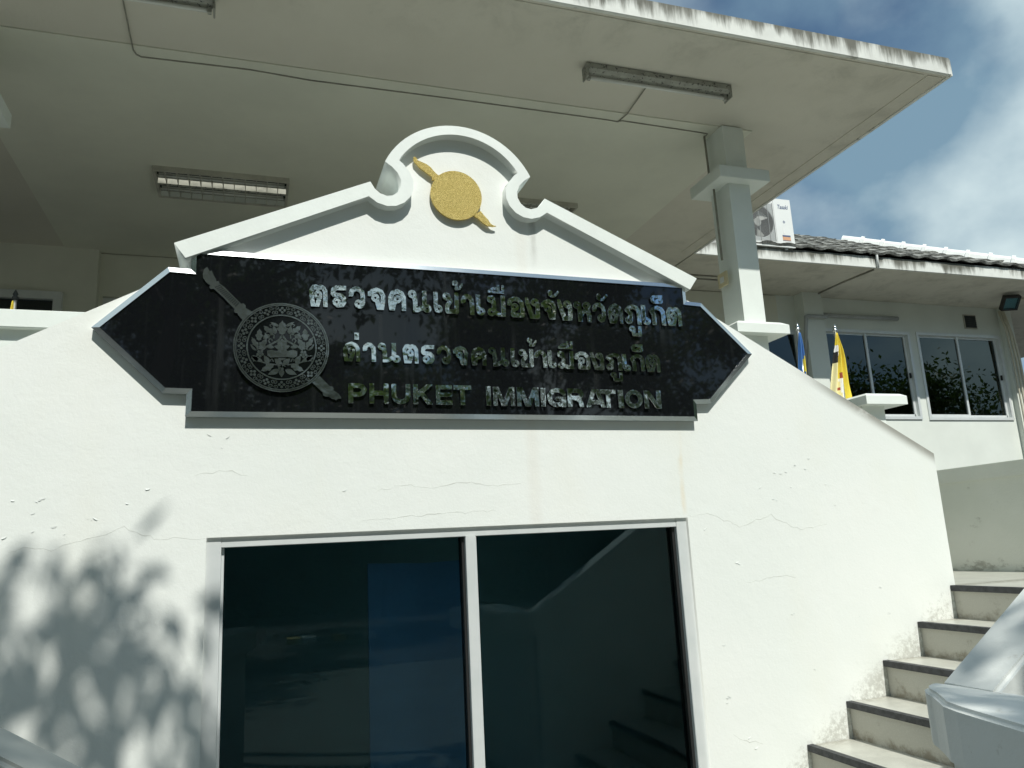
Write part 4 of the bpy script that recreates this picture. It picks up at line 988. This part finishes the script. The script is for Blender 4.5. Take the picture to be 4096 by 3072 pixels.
box('sticker', (6.585, 6.605, AY-.002, AY-.0005, 3.86, 3.93), M['flagwhite'], ac)
for x in (6.1, 6.62): box('foot', (x-.02, x+.02, AY+.02, AY+.30, 3.64, AZ0), M['grey'], ac)

# ================================================================= FLAGS
def flagpole(px, py, Y, label, ztop_only=False):
    p = onY(px, py, Y); t = thing('flag', label, 'flag', (p.x, Y, .6))
    MB().tube([(p.x, Y, .6), (p.x, Y, p.z-.06)], .011, 8).build('pole', M['alu'], t, smooth=True)
    z = p.z
    MB().tube([(p.x, Y, z-.075), (p.x, Y, z-.065), (p.x, Y, z-.055), (p.x, Y, z-.045), (p.x, Y, z-.035), (p.x, Y, z-.022), (p.x, Y, z)], [.010, .022, .020, .012, .017, .012, .001], 8).build('finial', M['steel'] if ztop_only is False else M['dark'], t, smooth=True)
    return t, p
def cloth(t, px, py, Y, rows, colfn, mats, folds=3.2, amp=.022):
    """rows: list of (z px row, left px, right px) outline; the cloth is a folded sheet hanging from the pole"""
    nu, nv = 26, 34; v, f, mi = [], [], []
    for j in range(nv+1):
        q = j/nv*(len(rows)-1); i0 = min(int(q), len(rows)-2); fr = q-i0
        a = [rows[i0][k]*(1-fr)+rows[i0+1][k]*fr for k in range(3)]
        L, R_2 = onY(a[1], a[0], Y), onY(a[2], a[0], Y)
        for i in range(nu+1):
            u = i/nu; x = L.x+(R_2.x-L.x)*u; z = L.z+(R_2.z-L.z)*u
            y = Y-.012+amp*math.sin(u*folds*2*PI+j*.05)*min(1, j/8+.1)
            v.append((x, y, z))
    for j in range(nv):
        for i in range(nu):
            f.append((j*(nu+1)+i, j*(nu+1)+i+1, (j+1)*(nu+1)+i+1, (j+1)*(nu+1)+i)); mi.append(colfn((i+.5)/nu, (j+.5)/nv))
    o = mesh_obj('cloth', v, f, mats, t, smooth=True); 
    for p, k in zip(o.data.polygons, mi): p.material_index = k
    md = o.modifiers.new('thick', 'SOLIDIFY'); md.thickness = .002
    return o
t1, p1 = flagpole(3336, 1296, 5.4, 'yellow flag with black and white stripes furled on its pole before the wing window')
def q4(x, y): return (2800+x*.6028, 1100+y*.6028)
R1 = [(q4(0, 385)[1], q4(896, 0)[0], q4(906, 0)[0]), (q4(0, 480)[1], q4(893, 0)[0], q4(935, 0)[0]), (q4(0, 560)[1], q4(882, 0)[0], q4(960, 0)[0]), (q4(0, 650)[1], q4(876, 0)[0], q4(978, 0)[0]), (q4(0, 760)[1], q4(868, 0)[0], q4(1000, 0)[0]), (q4(0, 860)[1], q4(862, 0)[0], q4(1022, 0)[0]), (q4(0, 960)[1], q4(856, 0)[0], q4(1040, 0)[0])]
def col1(u, v_):
    pole = .12+.42*v_**.9 if v_ > .1 else .35
    if u > pole+.02:
        if .51 < v_ < .55 and pole+.06 < u < pole+.16: return 4
        if u < pole+.16 and v_ > .56: return 2
        return 0
    if v_ < .15: return 0
    if v_ < .25: return 2
    if v_ < .40 - .1*u: return 3
    if v_ > .64 and u > pole-.1 and v_ < .68: return 4
    return 1
cloth(t1, 0, 0, 5.4, R1, col1, [M['flagyellow'], M['flagcream'], M['flagwhite'], M['flagblack'], M['flagred']])
t2, p2 = flagpole(3187, 1290, 5.4, 'blue flag with a yellow sun furled on its pole left of the pilaster')
R2 = [(q4(0, 385)[1], q4(648, 0)[0], q4(662, 0)[0]), (q4(0, 480)[1], q4(650, 0)[0], q4(678, 0)[0]), (q4(0, 560)[1], q4(652, 0)[0], q4(692, 0)[0]), (q4(0, 650)[1], q4(655, 0)[0], q4(705, 0)[0]), (q4(0, 760)[1], q4(650, 0)[0], q4(715, 0)[0])]
def col2(u, v_):
    r = math.hypot((u-.75)*1.0, (v_-.62)*2.2); a = math.atan2((v_-.62)*2.2, u-.75)
    return 1 if r < .26+.13*abs(math.sin(a*5)) else 0
cloth(t2, 0, 0, 5.4, R2, col2, [M['flagblue'], M['flagyellow']], 2.2, .018)
t3, p3 = flagpole(64, 1157, 5.6, 'flagpole with dark spear finial and a scrap of yellow flag at far left', True)
R3 = [(1205, 50, 56), (1240, 40, 56), (1300, 30, 58)]
cloth(t3, 0, 0, 5.6, R3, lambda u, v_: 0, [M['flagyellow']], 1.5, .01)

# ================================================================= TREES (behind the camera: they shade the wall and show in the glass)
def leaves_mesh(name, centres, size, parent, mat=None, hang=.5):
    N = len(centres); rng = np.random.default_rng(len(centres)+int(size*1000))
    c = np.array(centres); d = rng.normal(size=(N, 3)); d[:, 2] -= hang; d /= np.linalg.norm(d, axis=1)[:, None]
    e = rng.normal(size=(N, 3)); e -= (e*d).sum(1)[:, None]*d; e /= np.linalg.norm(e, axis=1)[:, None]
    s = size*rng.uniform(.6, 1.3, N)[:, None]
    off = np.array(root_of(parent).location)
    P = np.stack([c, c+d*s*.5+e*s*.24, c+d*s, c+d*s*.5-e*s*.24], 1).reshape(-1, 3)-off
    me = bpy.data.meshes.new(name); me.from_pydata(P.tolist(), [], [(4*i, 4*i+1, 4*i+2, 4*i+3) for i in range(N)])
    return link(name, me, parent, mat or M['leaf'])
def tree(x, y, h, r, label, nleaf=5000, size=.22, seed=0):
    rnd = random.Random(seed); t = thing('tree', label, 'tree', (x, y, -1.6), 'trees behind the viewer')
    mb = MB(); top = h*.62
    mb.tube([(x, y, -1.65), (x+.05, y, -1.6+h*.2), (x-.08, y+.05, -1.6+h*.4), (x, y, -1.6+top)], [.04*h*.5+.02, .03*h*.5, .024*h*.5, .012*h*.5], 8)
    cl = []
    for i in range(26):
        a = rnd.uniform(0, 2*PI); rr = r*math.sqrt(rnd.uniform(.05, 1)); zz2 = -1.6+h*(.42+.55*rnd.random()**.8)
        zf = 1-((zz2+1.6)/h-.62)**2*3.2; rr *= max(.3, zf)
        c = Vector((x+rr*math.cos(a), y+rr*math.sin(a), zz2)); cl.append((c, rnd.uniform(.16, .3)*r))
        b0 = Vector((x, y, -1.6+h*rnd.uniform(.25, .55))); mb.tube([b0, b0.lerp(c, .5)+Vector((0, 0, .2)), c], [.03*h*.2, .02*h*.2, .01], 5)
    mb.build('trunk', M['bark'], t, smooth=True)
    pts = []
    for i in range(nleaf):
        c, s = rnd.choice(cl); g3 = Vector((rnd.gauss(0, 1), rnd.gauss(0, 1), rnd.gauss(0, .7)))
        pts.append(tuple(c+g3*s*.62))
    leaves_mesh('crown', pts, size, t)
    return t
tree(-4.5, -8.0, 8.6, 3.6, 'broad dark tree behind the viewer, mirrored in the left of the sign', 22000, .17, 1)
tree(-.6, -9.5, 7.6, 2.3, 'bushy tree behind the viewer, mirrored above the round emblem', 16000, .16, 2)
tree(6.2, -9.0, 7.9, 2.9, 'dense tree behind the viewer, mirrored at the right of the sign', 20000, .17, 3)
tree(3.4, -14.0, 6.4, 2.6, 'low distant tree behind the viewer, mirrored under the first text line', 14000, .18, 4)
tree(12.5, -10.0, 8.0, 4.2, 'wide tree behind the viewer, mirrored in the wing windows', 18000, .20, 5)
tree(19, -6.0, 7.2, 3.8, 'tall tree far right behind the viewer, mirrored in the wing windows', 14000, .22, 6)
tree(-9.5, -10.5, 9.6, 4.2, 'big tree at the far left of the row behind the viewer', 18000, .2, 12)
tree(-16, -6.0, 9.8, 4.4, 'outermost left tree behind the viewer, beside the big one', 14000, .22, 13)
tree(-10.5, -3.5, 8.0, 3.4, 'leafy tree far left behind the viewer, mirrored in the left point of the sign', 16000, .18, 9)
tree(-15.5, 3.0, 8.5, 3.6, 'tall tree left of the entrance, outside the photo', 12000, .2, 10)
tree(26, -8.0, 7.8, 4.4, 'round tree far right behind the viewer, second in the row mirrored in the wing windows', 14000, .24, 7)
# overhanging tree whose leaves shade the lower left wall and the stair parapets
ot = thing('tree', 'overhanging tree behind the viewer throwing leaf shade on the lower left wall', 'tree', (-1.6, -5.4, -1.6), 'trees behind the viewer')
rnd = random.Random(11); pts = []
D_ = Vector((SUN.x/-SUN.y, -1, SUN.z/-SUN.y)) # per metre of -y
def shade_at(xw, yw, zw, t): return (xw+SUN.x/abs(SUN.y)*t, yw-t, zw+SUN.z/abs(SUN.y)*t)
# boundary of the shade on the wall: world x -> top z
bx = [(0, 2290), (130, 2330), (300, 2300), (430, 2340), (560, 2480), (640, 2560), (750, 2600), (830, 2560), (900, 2760), (1000, 3000)]
bw = [onY(*p, 3.5) for p in bx]
def btop(x):
    for a, b in zip(bw, bw[1:]):
        if a.x <= x <= b.x: return a.z+(b.z-a.z)*(x-a.x)/(b.x-a.x)
    return bw[0].z if x < bw[0].x else -1.1
clump = []
for i in range(125):
    x = rnd.uniform(-1.5, -.12); zt = btop(x); z = zt+(-1.15-zt)*rnd.random()**1.15-.02; clump.append((x, z, rnd.uniform(4.4, 6.4)))
for (px, py) in ((410, 2215), (480, 2265), (790, 2465), (640, 2580), (130, 2300), (460, 2420), (200, 2330), (20, 2330)):
    p = onY(px, py, 3.5); clump.append((p.x, p.z, 4.6))
for (x, z, t) in clump:
    for k in range(rnd.randint(3, 6)):
        pts.append(shade_at(x+rnd.gauss(0, .055), 3.5, z+rnd.gauss(0, .07), t+rnd.uniform(-.15, .15)))
for i in range(3900):       # dense mass that shades the low parapet faces at the right
    x = rnd.uniform(1.3, 4.2); z = -2.50-rnd.random()**.7*2.3
    pts.append(shade_at(x, 3.5, z, rnd.uniform(6.5, 8.5)))
for i in range(110):
    x = rnd.uniform(1.6, 2.7); z = rnd.uniform(-2.6, -2.28) - .0
    pts.append(shade_at(x, 3.5, z, rnd.uniform(5.5, 7.5)))
for i in range(8000):
    x = rnd.uniform(-2.5, 1.1); z = -1.5-rnd.random()*3
    pts.append(shade_at(x, 3.5, z, rnd.uniform(6, 8.5)))
leaves_mesh('crown', pts, .15, ot, hang=.8)
mb = MB().tube([(-1.6, -5.4, -1.65), (-1.5, -5.3, .5), (-1.3, -5.0, 2.6), (-1.0, -4.5, 3.9)], [.20, .17, .14, .10], 10)
for e in ((-1.2, -.6, 4.35), (-.6, -.8, 4.0), (2.2, -3.6, 4.8), (3.2, -4.0, 5.0), (.8, -3.5, 4.6), (-2.2, -1.0, 4.4)):
    mb.tube([(-1.15, -4.8, 3.4), Vector((-1.15, -4.8, 3.4)).lerp(Vector(e), .5)+Vector((0, 0, .25)), e], [.07, .04, .012], 6)
mb.build('trunk', M['bark'], ot, smooth=True)

hd_ = thing('added_hedge', 'long row of foliage added behind the viewer to darken the low reflections in the sign', 'added_hedge', (4, -17, -1.6))  # unseen, added so the lower letters mirror something dark instead of sky
rnd = random.Random(5)
leaves_mesh('foliage', [(rnd.uniform(-26, 44), rnd.uniform(-18, -16.2)+.4*math.sin(i), -1.6+rnd.uniform(0, 5.0)*(.92+.08*math.sin(i*.1))) for i in range(56000)], .22, hd_)
box('stems', (-26, 44, -17.4, -17.2, -1.6, 2.4), M['bark'], hd_)
kb = thing('striped_kerb', 'short yellow and white striped kerb behind the viewer, mirrored in the lower window', 'kerb', (.5, -2, -1.5))
k0, k1 = onZ(1150, 2585, -1.5), onZ(1520, 2555, -1.5)
for i in range(7):
    xa = k0.x+(k1.x-k0.x)*i/7*1.15; xb = k0.x+(k1.x-k0.x)*(i+.9)/7*1.15; yk = 7-(k0.y+k1.y)/2
    MB().box(xa, xb, yk-.45, yk-.02, -1.499, -1.40).build('kerb_stone', M['kerbyellow'] if i in (0, 3) else (M['flagwhite'] if i % 2 else M['rubber']), kb)
